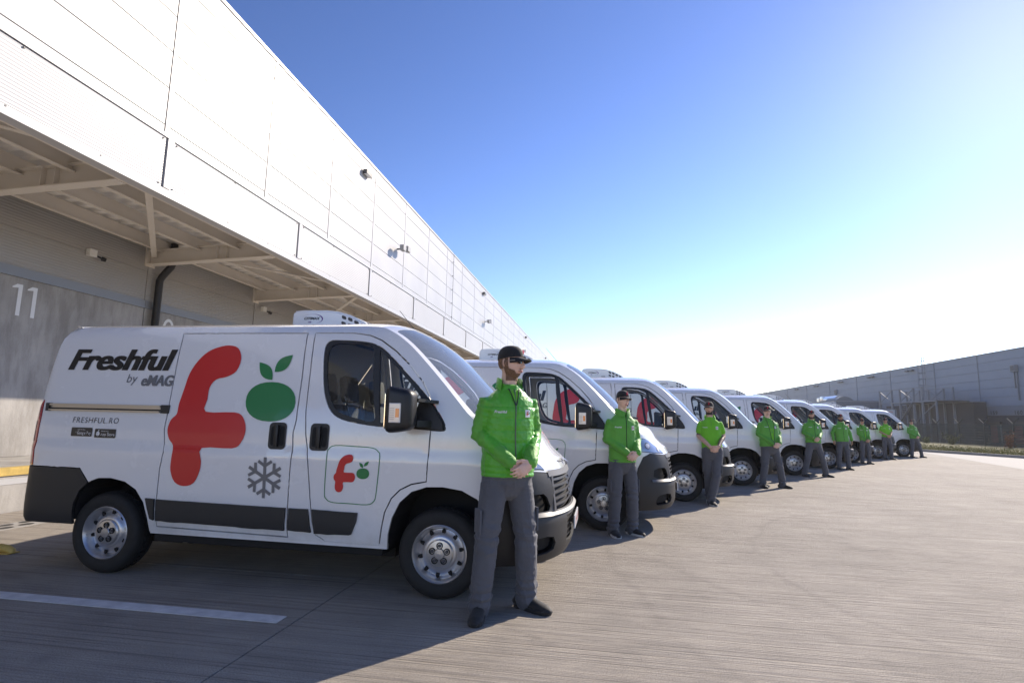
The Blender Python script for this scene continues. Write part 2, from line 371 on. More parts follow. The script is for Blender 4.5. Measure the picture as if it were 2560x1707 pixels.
# ---------------------------------------------------------------- left warehouse with canopy
XW, XF = -6.96, -3.82
BAY, BY0 = 3.75, 4.98
Y_NEAR, Y_FAR = -12.0, 118.0
def build_warehouse():
    wh = empty('warehouse', (XW, 0, 0)); tag(wh, 'long white clad warehouse with a canopy over its numbered loading docks', 'warehouse')
    W = lambda mb, name, mat, par=wh, **k: _w(mb, name, mat, par, **k)
    def _w(mb, name, mat, par, smooth=False):
        mb.V = [(v[0] - XW, v[1], v[2]) for v in mb.V]
        return mb.build(name, mat, par, smooth)
    # structural core behind everything
    W(MB().box(XW - 30, XW - 0.05, Y_NEAR, Y_FAR, -1.3, 11.7), 'core_wall', principled('seam_grey', (0.40, 0.40, 0.405), 0.7))
    # dock base: concrete ledge in front of the wall
    W(MB().box(XW - 0.1, -5.14, Y_NEAR, Y_FAR, -0.02, 0.36).box(XW - 0.1, -5.17, Y_NEAR, Y_FAR, 0.362, 0.48), 'dock_base', M_CONC)
    W(MB().box(-5.30, -5.15, Y_NEAR, Y_FAR, 0.482, 0.585), 'dock_edge', M_YELLOW)
    W(MB().box(XW - 0.1, -5.302, Y_NEAR, Y_FAR, 0.482, 0.58), 'dock_deck', M_CONC)
    W(MB().box(-5.168, -5.145, Y_NEAR, Y_FAR, 0.364, 0.44), 'dock_band', M_TRIM)
    # precast wall panels, bay by bay
    nb0 = -4; nb1 = 28
    cp = MB().box(-0.12, 0.0, 0.012, BAY - 0.012, 0.585, 3.56).mesh('concrete_panel', M_CONC)
    gp = MB().box(-0.12, 0.0, 0.008, BAY - 0.008, 3.73, 4.36).mesh('metal_panel', M_GREYCLAD)
    gp2 = MB().box(-0.12, 0.0, 0.008, BAY - 0.008, 4.366, 5.5).mesh('metal_panel', M_GREYCLAD)
    fl = MB().box(-0.12, 0.035, 0.004, BAY - 0.004, 3.562, 3.60).box(-0.12, 0.015, 0.004, BAY - 0.004, 3.60, 3.728).mesh('flashing', M_FLASH)
    pnl = MB().box(-0.12, 0.0, 0.145, BAY - 0.018, 0.011, 0.869, bevel=0.003).mesh('cladding_panel', M_CLAD)
    pnt = MB().box(-0.12, 0.0, 0.145, BAY - 0.022, 0.016, 0.585, bevel=0.003).mesh('cladding_panel', M_CLAD)
    tr = MB().box(-0.02, 0.006, 0.012, 0.13, 4.95, 11.84).mesh('seam_trim', M_TRIM)
    tr2 = MB().box(0, 0.02, -0.03, 0.09, 3.73, 5.4).mesh('seam_trim', M_GREYCLAD)
    for b in range(nb0, nb1):
        y = BY0 + BAY * b
        if b < 12:
            link('concrete_panel', cp, wh, (0, y, 0)); link('metal_panel', gp, wh, (0, y, 0)); link('metal_panel', gp2, wh, (0, y, 0)); link('flashing', fl, wh, (0, y, 0)); link('seam_trim', tr2, wh, (0.002, y, 0))
        if b < 18:
            for k in range(8):
                link('cladding_panel', pnl if k < 7 else pnt, wh, (0, y, 5.11 + 0.88 * k))
            link('seam_trim', tr, wh, (0.002, y, 0))
        else:
            link('seam_trim', tr, wh, (0.002, y, 0))
    yf = BY0 + BAY * 18
    far = MB()
    for k in range(8): far.box(XW - 0.12, XW, yf + 0.01, Y_FAR, 5.116 + 0.88 * k, min(5.11 + 0.88 * k + 0.874, 11.88))
    tag(W(far, 'far_cladding', M_CLAD), kind='stuff')
    W(MB().box(XW - 0.12, XW - 0.002, BY0 + BAY * 12, Y_FAR, 0.585, 5.1), 'far_wall', M_GREYCLAD)
    W(MB().box(XW - 0.3, XW + 0.03, Y_NEAR, Y_FAR, 11.86, 11.96), 'roof_coping', M_TRIM)
    # painted dock numbers
    M_NUM = principled('number_paint', (0.80, 0.80, 0.78), 0.7); hN, wN = 0.53, 0.068
    def digit(ch, y, z):
        if ch == '1':
            pts = [(0.10, 0), (0.10 + wN, 0), (0.10 + wN, hN), (0.075, hN), (0.0, hN - 0.055), (0.0, hN - 0.075), (0.10, hN - 0.062)]; F = [tuple(range(7))]
        else:
            n = 28; pts = []; F = []
            for k in range(n):
                a = 2 * math.pi * k / n; pts += [(0.19 + 0.17 * math.cos(a), hN / 2 + hN / 2 * math.sin(a)), (0.19 + (0.17 - wN) * math.cos(a), hN / 2 + (hN / 2 - wN) * math.sin(a))]
            F = [(2 * k, 2 * ((k + 1) % n), 2 * ((k + 1) % n) + 1, 2 * k + 1) for k in range(n)]
        link('dock_number', mk('dock_number', [(0.004, y + p, z + q) for p, q in pts], F, M_NUM), wh)
    digit('1', 2.28, 2.92); digit('1', 2.53, 2.92); digit('1', 5.24, 2.92); digit('0', 5.50, 2.92)
    # ---- canopy
    cn = empty('canopy', (0, 0, 0), parent=wh)
    ZB, ZT = 4.615, 5.58
    nf0, nf1 = -3, 24
    fp = MB().box(-0.05, 0.0, 0.14, BAY - 0.012, ZB + 0.125, ZT - 0.07, bevel=0.004).mesh('fascia_panel', M_FASC)
    ftr = MB().box(-0.05, 0.022, 0.012, 0.128, ZB + 0.125, ZT - 0.07).mesh('fascia_trim', M_TRIM)
    bolt = MB().lathe([(0.0, 0.012), (0.012, 0.012), (0.014, 0)], 8, 'z').mesh('bolt', M_DARK)
    bolt.transform(Matrix.Rotation(math.radians(90), 4, 'Y'))
    fx = XF - XW
    for b in range(nf0, nf1):
        y = 1.72 + BAY * b
        link('fascia_panel', fp, cn, (fx, y, 0)); link('fascia_trim', ftr, cn, (fx, y, 0))
        if b < 5:
            for (yy, zz) in ((0.2, ZB + 0.16), (0.2, ZT - 0.10), (1.5, ZB + 0.10), (1.6, ZT - 0.09), (3.68, ZB + 0.16), (3.68, ZT - 0.10), (2.7, ZB + 0.10)):
                link('bolt', bolt, cn, (fx + 0.003, y + yy, zz))
        bb = MB().box(-0.055, -0.05, 0.0, BAY, ZB + 0.1, ZT - 0.05)
        link('fascia_backing', bb.mesh('fascia_backing', M_DARK), cn, (fx, y, 0)) if b == nf0 else None
    W(MB().box(XF - 0.09, XF - 0.056, Y_NEAR, Y_FAR, ZB + 0.1, ZT - 0.05), 'fascia_backing', M_DARK, cn)
    W(MB().box(XF - 0.16, XF + 0.012, Y_NEAR, Y_FAR, ZB, ZB + 0.115), 'fascia_lip', M_TRIM, cn)
    W(MB().box(XF - 0.25, XF + 0.018, Y_NEAR, Y_FAR, ZT - 0.06, ZT), 'fascia_flashing', M_TRIM, cn)
    W(MB().box(XF - 0.22, XF - 0.165, Y_NEAR, Y_FAR, ZB + 0.01, ZB + 0.46), 'edge_girder', M_STEEL, cn)
    # corrugated deck
    dk = MB(); pitch = 0.30; n = int((70 - Y_NEAR) / pitch)
    V = []; F = []
    for i in range(n):
        y = Y_NEAR + i * pitch
        for (dy, dz) in ((0, 0), (0.13, 0), (0.17, 0.09), (0.26, 0.09)):
            V += [(XW, y + dy, 5.06 + dz), (XF - 0.1, y + dy, 5.10 + dz)]
    for i in range(len(V) // 2 - 1): F.append((2 * i, 2 * i + 1, 2 * i + 3, 2 * i + 2))
    dk.add(V, F); tag(W(dk, 'roof_deck', M_DECK, cn), kind='stuff')
    W(MB().box(XW, XF - 0.1, 69.7, Y_FAR, 5.06, 5.1), 'roof_deck', M_DECK, cn)
    W(MB().box(XW, XF - 0.06, Y_NEAR, Y_FAR, 5.22, 5.27), 'canopy_roof', M_FLASH, cn)
    # purlins along the building (C sections) and I-beams across
    for x in (-6.70, -5.78, -4.88, -4.22):
        W(MB().box(x - 0.012, x + 0.012, Y_NEAR, 70, 4.80, 5.05).box(x - 0.012, x + 0.085, Y_NEAR, 70, 4.785, 4.80), 'purlin', M_STEEL, cn)
    ib = MB(); L0, L1 = 0.03, XF - 0.22 - XW
    def ibeam(m, y):
        def slab(z0, z1, w):
            V = [(L0, y - w, z0), (L1, y - w, z0 + 0.11), (L1, y + w, z0 + 0.11), (L0, y + w, z0), (L0, y - w, z1), (L1, y - w, z1 + 0.11), (L1, y + w, z1 + 0.11), (L0, y + w, z1)]
            m.add(V, [(0, 3, 2, 1), (4, 5, 6, 7), (0, 1, 5, 4), (1, 2, 6, 5), (2, 3, 7, 6), (3, 0, 4, 7)])
        slab(4.50, 4.52, 0.09); slab(4.522, 4.80, 0.007); slab(4.802, 4.815, 0.09)
        for xx in (1.65, 1.88): m.box(xx, xx + 0.012, y - 0.085, y + 0.085, 4.59, 4.86)
        m.box(0.0, 0.028, y - 0.13, y + 0.13, 4.46, 4.9)
    ibeam(ib, 0.0); ibm = ib.mesh('cross_beam', M_STEEL)
    for b in range(-3, 17): link('cross_beam', ibm, cn, (0, BY0 + BAY * b, 0))
    for b in range(-2, 8):
        y = BY0 + BAY * b
        m = MB()
        if b % 2 == 0: m.bar((0.15, y - 0.05, 4.66), (2.85, y - 3.2, 4.76), 0.10, 0.014)
        else: m.bar((1.0, y - 3.68, 4.70), (2.9, y - 0.7, 4.78), 0.10, 0.014)
        m.build('diagonal_brace', M_STEEL, cn)
    # black rainwater downpipes
    for y in (5.22, 5.22 + BAY * 4, 5.22 + BAY * 8):
        MB().tube([(0.36, y, 5.04), (0.36, y, 4.60), (0.34, y - 0.01, 4.52), (0.16, y - 0.03, 4.30), (0.12, y - 0.04, 4.20), (0.12, y - 0.04, 0.6)], 0.075, 14).build('downpipe', M_PIPE, wh, True)
    # wall lamps under the canopy: white box with a dark sensor head
    for y in (3.59, 9.1, 16.4, 24.0):
        l = empty('wall_lamp', (0.0, y, 4.33), parent=wh)
        MB().box(0.0, 0.10, -0.10, 0.06, -0.05, 0.09, bevel=0.012).build('lamp_box', M_LAMPGL, l)
        MB().tube([(0.06, 0.06, -0.01), (0.13, 0.14, -0.05)], 0.018, 8).tube([(0.12, 0.13, -0.05), (0.17, 0.19, -0.07)], [0.045, 0.035], 12).build('sensor_head', M_PIPE, l, True)
    # floodlights and twin lamps high on the wall
    for y, z in ((15.2, 11.22), (38.0, 11.36), (62.5, 11.4), (86, 11.4)):
        l = empty('floodlight', (0, y, z), parent=wh)
        MB().box(0.03, 0.20, -0.28, 0.28, -0.08, 0.10, bevel=0.015).build('lamp_body', M_DARK, l)
        MB().box(0.06, 0.19, -0.25, 0.25, -0.088, -0.081).build('lamp_lens', M_LAMPGL, l)
        MB().bar((0, 0, 0), (0.04, 0, 0), 0.12).build('bracket', M_DARK, l)
    for y, z in ((19.1, 9.24), (38.9, 9.24), (59.5, 9.3), (80, 9.3)):
        l = empty('twin_spotlight', (0, y, z), parent=wh)
        MB().bar((0, 0, 0), (0.45, 0, 0.02), 0.06).build('arm', M_DARK, l)
        for s in (-1, 1):
            MB().box(0.3, 0.5, 0.30 * s - 0.17, 0.30 * s + 0.17, -0.12 + 0.06 * s, 0.14 + 0.06 * s, bevel=0.02).build('lamp_head', M_LAMPG, l)
    # lightning conductor rod near the seventh bay
    m = MB().tube([(0.10, 28.6, 4.7), (0.10, 28.6, 11.9)], 0.012, 6)
    for k in range(8): m.box(0.03, 0.12, 28.58, 28.62, 5.0 + 0.9 * k, 5.03 + 0.9 * k)
    m.build('conductor_rod', M_DARK, wh)
build_warehouse()
# ---------------------------------------------------------------- delivery van
def van_paint(nt, p, N, L):
    tc = nt.nodes.new('ShaderNodeTexCoord'); sp = nt.nodes.new('ShaderNodeSeparateXYZ'); L(tc.outputs['Object'], sp.inputs[0])
    n = nt.nodes.new('ShaderNodeTexNoise'); n.inputs['Scale'].default_value = 3.5; n.inputs['Detail'].default_value = 6; n.inputs['Roughness'].default_value = 0.65; L(tc.outputs['Object'], n.inputs['Vector'])
    r = nt.nodes.new('ShaderNodeMapRange'); r.inputs[1].default_value = 0.30; r.inputs[2].default_value = 0.75; r.inputs[3].default_value = 1.0; r.inputs[4].default_value = 0.0; L(sp.outputs[2], r.inputs[0])
    m = nt.nodes.new('ShaderNodeMath'); m.operation = 'MULTIPLY'; L(r.outputs[0], m.inputs[0]); L(_ramp(nt, L, n.outputs[0], [(0.40, (0, 0, 0)), (0.75, (0.55, 0.55, 0.55))]), m.inputs[1])
    L(_mix(nt, L, m.outputs[0], (0.80, 0.80, 0.80), (0.42, 0.38, 0.33)), p.inputs['Base Color'])
    p.inputs['Coat Weight'].default_value = 0.9; p.inputs['Coat Roughness'].default_value = 0.03
    rr_ = nt.nodes.new('ShaderNodeMapRange'); rr_.inputs[3].default_value = 0.18; rr_.inputs[4].default_value = 0.34; L(n.outputs[0], rr_.inputs[0]); L(rr_.outputs[0], p.inputs['Roughness'])
M_PAINT = node_mat('white_van_paint', van_paint, 0.22)
M_BLK = principled('black_plastic', (0.022, 0.022, 0.023), 0.5, bump=0.06, bscale=350)
M_RUB = principled('rubber_seal', (0.010, 0.010, 0.011), 0.45)
M_TYRE = principled('tyre_rubber', (0.014, 0.014, 0.014), 0.75, var=0.2, vscale=20)
M_RIM = principled('silver_wheel', (0.52, 0.52, 0.54), 0.32, metal=0.75)
M_CHROME = principled('satin_chrome', (0.50, 0.50, 0.51), 0.30, metal=0.85)
M_GRBAR = principled('grille_dark_grey', (0.075, 0.075, 0.08), 0.4)
M_GRSUR = principled('grille_satin_grey', (0.13, 0.13, 0.135), 0.5, metal=0.2)
M_ALU = principled('aluminium_rail', (0.52, 0.47, 0.40), 0.35, metal=0.7)
M_GLASS = glass_mat('cab_glass', (0.88, 0.93, 0.92))
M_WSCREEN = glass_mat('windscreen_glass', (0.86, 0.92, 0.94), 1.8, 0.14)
M_LENS = principled('headlamp_lens', (0.36, 0.39, 0.43), 0.08, metal=0.5, coat=1.0)
M_MIRH = principled('mirror_black', (0.012, 0.012, 0.013), 0.42)
M_TAIL = principled('tail_lamp_red', (0.42, 0.012, 0.012), 0.12, coat=1.0)
M_TAILW = principled('tail_lamp_clear', (0.72, 0.70, 0.68), 0.12, coat=1.0)
M_AMBER = principled('amber_lens', (0.75, 0.20, 0.04), 0.15, coat=1.0)
M_SEAT = principled('seat_fabric', (0.12, 0.11, 0.10), 0.9, var=0.2, vscale=60)
M_DASH = principled('dashboard_plastic', (0.07, 0.075, 0.082), 0.6)
M_LINING = principled('cab_lining', (0.80, 0.74, 0.64), 0.85)
M_VRED = principled('red_vinyl', (0.60, 0.012, 0.014), 0.35, coat=0.3)
M_VGRN = principled('green_vinyl', (0.010, 0.20, 0.050), 0.35, coat=0.3)
M_VBLK = principled('black_vinyl', (0.012, 0.012, 0.013), 0.35, coat=0.3)
M_VGRY = principled('grey_vinyl', (0.16, 0.165, 0.175), 0.35, coat=0.3)
M_VWHT = principled('white_vinyl', (0.78, 0.78, 0.78), 0.35, coat=0.3)
M_UNDER = principled('underbody_black', (0.010, 0.010, 0.010), 0.85)
M_PURPLE = principled('purple_print', (0.10, 0.02, 0.22), 0.4)
M_MIRGL = principled('mirror_glass', (0.85, 0.85, 0.85), 0.03, metal=1.0)

U_N, N_L, N_D, N_EXP = 1.72, 1.46, 0.74, 2.5       # nose: start, param length, depth, superellipse exponent
U_R, R_L, R_D, R_EXP = -2.12, 1.12, 0.31, 4.5      # rear corner
UMIN, UMAX = U_R - R_L, U_N + N_L
_prof = pchip([0.20, 0.30, 0.40, 0.50, 0.66, 0.86, 1.00, 1.06, 1.10, 1.20, 1.35, 1.55, 1.75, 1.92, 2.02, 2.08, 2.13, 2.165],
              [-0.10, -0.055, -0.03, -0.008, 0.0, 0.010, 0.018, 0.022, 0.008, 0.006, -0.005, -0.034, -0.068, -0.100, -0.124, -0.146, -0.180, -0.225])
_nose = pchip([0.20, 0.27, 0.36, 0.46, 0.58, 0.635, 0.66, 0.80, 0.95, 1.05, 1.15, 1.3, 1.45],
              [-0.10, -0.03, 0.015, 0.03, 0.03, 0.028, 0.0, -0.012, -0.045, -0.10, -0.19, -0.38, -0.6])
_rear = pchip([0.20, 0.40, 0.45, 0.60, 0.88, 0.90, 1.2, 1.5, 1.85, 2.03, 2.10, 2.165], [-0.06, -0.02, 0.0, 0.005, 0.0, 0.0, -0.005, -0.03, -0.075, -0.115, -0.16, -0.24])
_T = pchip([UMIN, U_R - 0.35, U_R, 0.70, 0.86, 1.00, 1.15, 1.33, 1.52, 1.70, 1.80, 1.95, 2.15, 2.4, 2.7, UMAX],
           [2.165, 2.165, 2.165, 2.165, 2.155, 2.10, 2.00, 1.83, 1.63, 1.43, 1.325, 1.255, 1.18, 1.11, 1.05, 1.03])
def plan(u):
    if u > U_N:
        th = (u - U_N) / N_L * math.pi / 2; c, s = math.cos(th), math.sin(th); e = 2 / N_EXP
        x = U_N + N_D * s ** e; y = max(c, 0) ** e
        nx = max(s, 1e-6) ** (2 - e) / N_D; ny = max(c, 1e-6) ** (2 - e)
        l = math.hypot(nx, ny); w = min(1, th / 0.9); w = w * w * (3 - 2 * w)
        return x, y, nx / l, ny / l, w, 0.0
    if u < U_R:
        th = (U_R - u) / R_L * math.pi / 2; c, s = math.cos(th), math.sin(th); e = 2 / R_EXP
        x = U_R - R_D * s ** e; y = max(c, 0) ** e
        nx = max(s, 1e-6) ** (2 - e) / R_D; ny = max(c, 1e-6) ** (2 - e); l = math.hypot(nx, ny)
        w = min(1, th / 0.5); w = w * w * (3 - 2 * w)
        return x, y, -nx / l, ny / l, 0.0, w
    return u, 1.0, 0.0, 1.0, 0.0, 0.0
def S(u, z, side=-1, off=0.0):
    x, y, nx, ny, wn, wr = plan(u)
    o = float(_prof(z))
    if wn > 0: o = o * (1 - wn) + float(_nose(z)) * wn
    if wr > 0: o = o * (1 - wr) + float(_rear(z)) * wr
    o += off
    return (x + nx * o, side * max(0.0, y + ny * o), z)
def Sn(u, z, side=-1):
    a = Vector(S(u + 1e-3, z, side)) - Vector(S(u - 1e-3, z, side)); b = Vector(S(u, z + 1e-3, side)) - Vector(S(u, z - 1e-3, side))
    n = a.cross(b) if side < 0 else b.cross(a)
    return n.normalized() if n.length > 1e-12 else Vector((1, 0, 0))
_us = np.linspace(U_N, UMAX, 400); _ux = np.array([plan(u)[0] for u in _us])
def u_of_x(x): return x if x <= U_N else float(np.interp(x, _ux, _us))
def pc(x, z, base=1.0):
    """point measured on the plane y=-base, moved along its sight line to the flank"""
    X, Z = x, z
    for _ in range(6):
        y = -(1.0 + float(_prof(Z))); k = (y - CAM.y) / (-base - CAM.y)
        X = CAM.x + (x - CAM.x) * k; Z = CAM.z + (z - CAM.z) * k
    return (X, Z)
def PC(pts, base=1.0): return [pc(x, z, base) for x, z in pts]
def smooth_poly(pts, n=4, closed=True):
    """Catmull-Rom through pts"""
    P = [np.array(p, float) for p in pts]; m = len(P); out = []
    for i in range(m if closed else m - 1):
        p0, p1, p2, p3 = P[(i - 1) % m] if closed or i > 0 else P[0], P[i], P[(i + 1) % m], P[(i + 2) % m] if closed or i + 2 < m else P[-1]
        for k in range(n):
            t = k / n
            out.append(tuple(0.5 * ((2 * p1) + (-p0 + p2) * t + (2 * p0 - 5 * p1 + 4 * p2 - p3) * t * t + (-p0 + 3 * p1 - 3 * p2 + p3) * t ** 3)))
    if not closed: out.append(tuple(P[-1]))
    return out
def densify(poly, d=0.06, closed=True):
    out = []; n = len(poly)
    for i in range(n if closed else n - 1):
        a = np.array(poly[i]); b = np.array(poly[(i + 1) % n]); k = max(1, int(np.hypot(*(b - a)) / d))
        for j in range(k): out.append(tuple(a + (b - a) * j / k))
    if not closed: out.append(tuple(poly[-1]))
    return out
def inside(pts, poly):
    pts = np.asarray(pts); x, y = pts[:, 0], pts[:, 1]; r = np.zeros(len(pts), bool); P = np.asarray(poly); j = len(P) - 1
    for i in range(len(P)):
        xi, yi = P[i]; xj, yj = P[j]
        c = ((yi > y) != (yj > y)) & (x < (xj - xi) * (y - yi) / (yj - yi + 1e-15) + xi); r ^= c; j = i
    return r
def cdt(polys, gridpts, eps=1e-5):
    V = []; E = []
    for p in polys:
        n0 = len(V); V += [Vector(q) for q in p]; n = len(p)
        E += [(n0 + i, n0 + (i + 1) % n) for i in range(n)]
    V += [Vector(q) for q in gridpts]
    r = delaunay_2d_cdt(V, E, [], 0, eps)
    return np.array([tuple(v) for v in r[0]]), [tuple(f) for f in r[2] if len(f) == 3]
def grid(u0, u1, z0, z1, du, dz):
    gs = []
    for i, u in enumerate(np.arange(u0, u1, du)):
        for z in np.arange(z0, z1, dz): gs.append((u + random.uniform(-.1, .1) * du, z + random.uniform(-.1, .1) * dz))
    return gs

def part_mesh(P2, tris, pos, nrm, inset=0.0, flange=0.0, fixed=None, push=0.0):
    """tris of one part -> 3D verts/faces; outer edges pulled in by inset and folded back by flange"""
    idx = sorted({i for t in tris for i in t}); mp = {g: k for k, g in enumerate(idx)}
    cnt = {}
    for t in tris:
        for a, b in ((t[0], t[1]), (t[1], t[2]), (t[2], t[0])): cnt[(a, b)] = 1
    bd = [(a, b) for (a, b) in cnt if (b, a) not in cnt]
    q = {g: np.array(P2[g], float) for g in idx}; acc = {}
    for a, b in bd:
        d = np.array(P2[b]) - np.array(P2[a]); l = np.hypot(*d)
        if l < 1e-9: continue
        n = np.array([-d[1], d[0]]) / l
        for k in (a, b): acc.setdefault(k, []).append(n)
    for k, ns in acc.items():
        if fixed is not None and fixed(P2[k]): continue
        n = np.sum(ns, 0); l = np.hypot(*n)
        if l > 1e-6: q[k] = q[k] + n / l * inset
    V = []; F = []
    for g in idx:
        p = Vector(pos(*q[g]))
        if push: p = p + nrm(*q[g]) * push
        V.append(p)
    for t in tris: F.append(tuple(mp[i] for i in t))
    if flange:
        fl = {}
        for a, b in bd:
            for k in (a, b):
                if k not in fl:
                    fl[k] = len(V); V.append(V[mp[k]] - nrm(*q[k]) * flange)
            F.append((mp[b], mp[a], fl[a], fl[b]))
    return V, F

def decal(poly, mat, name, parent, side=-1, off=0.0045, dens=0.03, dx=0.0):
    poly = densify(poly, dens); P = np.array(poly)
    g = [p for p in grid(P[:, 0].min(), P[:, 0].max(), P[:, 1].min(), P[:, 1].max(), 0.05, 0.02)]
    g = [p for p, i in zip(g, inside(g, poly)) if i] if g else []
    V2, T = cdt([poly], g); c = np.array([V2[list(t)].mean(0) for t in T]); ok = inside(c, poly)
    V = [S(u_of_x(u), z, side, off) for u, z in V2]
    T = [t for t, k in zip(T, ok) if k]
    return link(name, mk(name, V, T, mat), parent)
def decal_text(body, x, z, height, mat, name, parent, shear=0.0, offset=0.0, width=None, off=0.0035, spacing=1.0, z_ref=None, bold=0.0):
    V, F = text_mesh(body, 1.0, shear, offset, 0, spacing); V = np.array(V)
    V[:, 0] -= V[:, 0].min(); hh = z_ref or V[:, 1].max(); sc = height / hh; sx = (width / V[:, 0].max()) if width else sc
    P = []; F2 = []; n = len(V)
    for k, dxe in enumerate((0.0,) if not bold else (-bold, -bold / 2, 0.0, bold / 2, bold)):
        P += [S(x + a * sx + dxe * sc, z + b * sc, -1, off + .0003 * k) for a, b, _ in V]; F2 += [tuple(i + k * n for i in f) for f in F]
    return link(name, mk(name, P, F2, mat), parent)

# outlines measured on the plane of the flank: (x, z)
DOOR = PC([(0.37, 2.07), (0.345, 1.75), (0.33, 1.42), (0.345, 1.22), (0.37, 1.06), (0.40, 0.86), (0.43, 0.66), (0.455, 0.53), (0.49, 0.44), (0.57, 0.40), (0.80, 0.395), (1.03, 0.39), (1.04, 0.52), (1.06, 0.64), (1.11, 0.75), (1.18, 0.82), (1.27, 0.865), (1.39, 0.89), (1.40, 1.1), (1.41, 1.3), (1.42, 1.40), (1.415, 1.48), (1.385, 1.57), (1.33, 1.67), (1.22, 1.80), (1.09, 1.92), (0.96, 2.01), (0.86, 2.05), (0.72, 2.07)])
SLIDE = PC([(-0.88, 2.07), (-0.29, 2.07), (0.30, 2.07), (0.275, 1.7), (0.25, 1.34), (0.23, 1.24), (0.235, 1.08), (0.225, 0.9), (0.23, 0.64), (0.25, 0.41), (-0.35, 0.42), (-0.95, 0.43), (-0.98, 0.65), (-0.98, 0.91), (-0.96, 1.05), (-0.975, 1.24), (-0.96, 1.36), (-0.94, 1.58), (-0.89, 2.0)])
WINF = PC(smooth_poly([(0.445, 1.90), (0.46, 1.64), (0.50, 1.49), (0.57, 1.395), (0.70, 1.345), (0.96, 1.31), (1.25, 1.30), (1.48, 1.285), (1.52, 1.31), (1.485, 1.39), (1.40, 1.51), (1.29, 1.63), (1.14, 1.78), (0.99, 1.92), (0.90, 1.975), (0.78, 2.0), (0.59, 2.01), (0.48, 2.0)], 3), 0.97)
GL1 = PC(smooth_poly([(0.475, 1.88), (0.49, 1.65), (0.53, 1.51), (0.60, 1.42), (0.74, 1.375), (0.915, 1.35), (0.905, 1.5), (0.885, 1.75), (0.872, 1.962), (0.7, 1.982), (0.53, 1.98)], 3), 0.97)
GL2 = PC([(0.935, 1.935), (0.965, 1.34), (1.12, 1.33), (1.30, 1.33), (1.305, 1.55), (1.25, 1.62), (1.11, 1.77)], 0.97)
RB_SIDE = [(UMIN - .1, 0.885)] + PC([(-2.35, 0.885), (-1.77, 0.88), (-1.67, 0.765)]) + [(-1.68, 0.2), (UMIN - .1, 0.2)]
ARCH_F = [(1.085, 0.1), (1.085, 0.36), (1.095, 0.47), (1.125, 0.60), (1.185, 0.72), (1.28, 0.805), (1.40, 0.845), (1.53, 0.85), (1.68, 0.83), (1.80, 0.77), (1.88, 0.68), (1.925, 0.55), (1.95, 0.40), (1.96, 0.1)]
ARCH_R = [(-1.80, 0.1), (-1.80, 0.45), (-1.79, 0.58), (-1.74, 0.69), (-1.66, 0.765), (-1.56, 0.80), (-1.44, 0.805), (-1.30, 0.78), (-1.19, 0.72), (-1.11, 0.62), (-1.065, 0.50), (-1.045, 0.37), (-1.045, 0.1)]
ARCH_F = [(u_of_x(x), z) for x, z in ARCH_F]
FBUMP = [(u_of_x(1.85), 0.2), (u_of_x(1.90), 0.60), (u_of_x(1.93), 0.80), (u_of_x(2.00), 0.94), (u_of_x(2.10), 0.985), (u_of_x(2.3), 0.965), (2.62, 0.955), (UMAX + .1, 0.96), (UMAX + .1, 0.2)]
HEADL = smooth_poly([(u_of_x(1.90), 1.035), (u_of_x(1.97), 1.16), (u_of_x(2.07), 1.168), (u_of_x(2.2), 1.115), (2.50, 1.035), (2.56, 0.985), (u_of_x(2.3), 0.99), (u_of_x(2.10), 1.003)], 3)
GRILLE = [(2.66, 0.665), (2.66, 0.93), (UMAX + .1, 0.935), (UMAX + .1, 0.66)]
FOG = [(u_of_x(2.13), 0.70), (u_of_x(2.14), 0.775), (u_of_x(2.2), 0.80), (2.48, 0.80), (2.53, 0.77), (2.575, 0.70), (2.55, 0.668), (2.3, 0.666)]
FOG2 = smooth_poly([(2.24, 0.35), (2.25, 0.44), (2.36, 0.47), (2.58, 0.465), (2.60, 0.37), (2.40, 0.345)], 2)
LOWGR = [(2.86, 0.40), (2.86, 0.60), (UMAX + .1, 0.60), (UMAX + .1, 0.36)]
def _tailx(x): return U_R - (x + 2.16) * -1 if x > U_R else x
TAIL = [(-2.235, 1.47), (-2.21, 1.33), (-2.215, 1.1), (-2.22, 0.895), (-2.62, 0.895), (-2.62, 1.1), (-2.60, 1.3)]
PCW = lambda pts: PC(pts)
MOULD = [PC([(-0.975, 0.655), (0.22, 0.64), (0.222, 0.46), (-0.96, 0.478)]), PC([(-1.08, 0.66), (-0.99, 0.657), (-0.975, 0.48), (-1.015, 0.49), (-1.05, 0.57)]),
         PC([(0.245, 0.64), (0.415, 0.64), (0.455, 0.458), (0.25, 0.467)]), PC([(0.445, 0.64), (0.84, 0.63), (0.835, 0.56), (0.80, 0.462), (0.78, 0.455), (0.48, 0.452)])]

# ---- upper patch: roof, windscreen, bonnet lofted between the two top edges
_H = pchip([UMIN, U_R, 0.6, 0.95, 1.3, 1.75, 1.95, 2.4, 2.8, UMAX], [0.02, 0.085, 0.10, 0.085, 0.055, 0.04, 0.06, 0.045, 0.025, 0.0])
_B = pchip([UMIN, U_R, 0.5, 0.9, 1.2, 1.6, 1.85, 2.2, 2.7, UMAX], [0.0, 0.0, 0.0, 0.05, 0.12, 0.19, 0.20, 0.15, 0.05, 0.0])
def Tp(u, s):
    x, y, z = S(u, float(_T(u)), -1); a = abs(s)
    return (x + float(_B(u)) * (1 - a ** 2.2), -y * s if False else y * -s, z + float(_H(u)) * (1 - a ** 2.6))
def Tn(u, s):
    a = Vector(Tp(u + 1e-3, s)) - Vector(Tp(u - 1e-3, s)); b = Vector(Tp(u, s + 1e-3)) - Vector(Tp(u, s - 1e-3))
    n = a.cross(b); n = n if n.z >= 0 else -n
    return n.normalized() if n.length > 1e-12 else Vector((0, 0, 1))

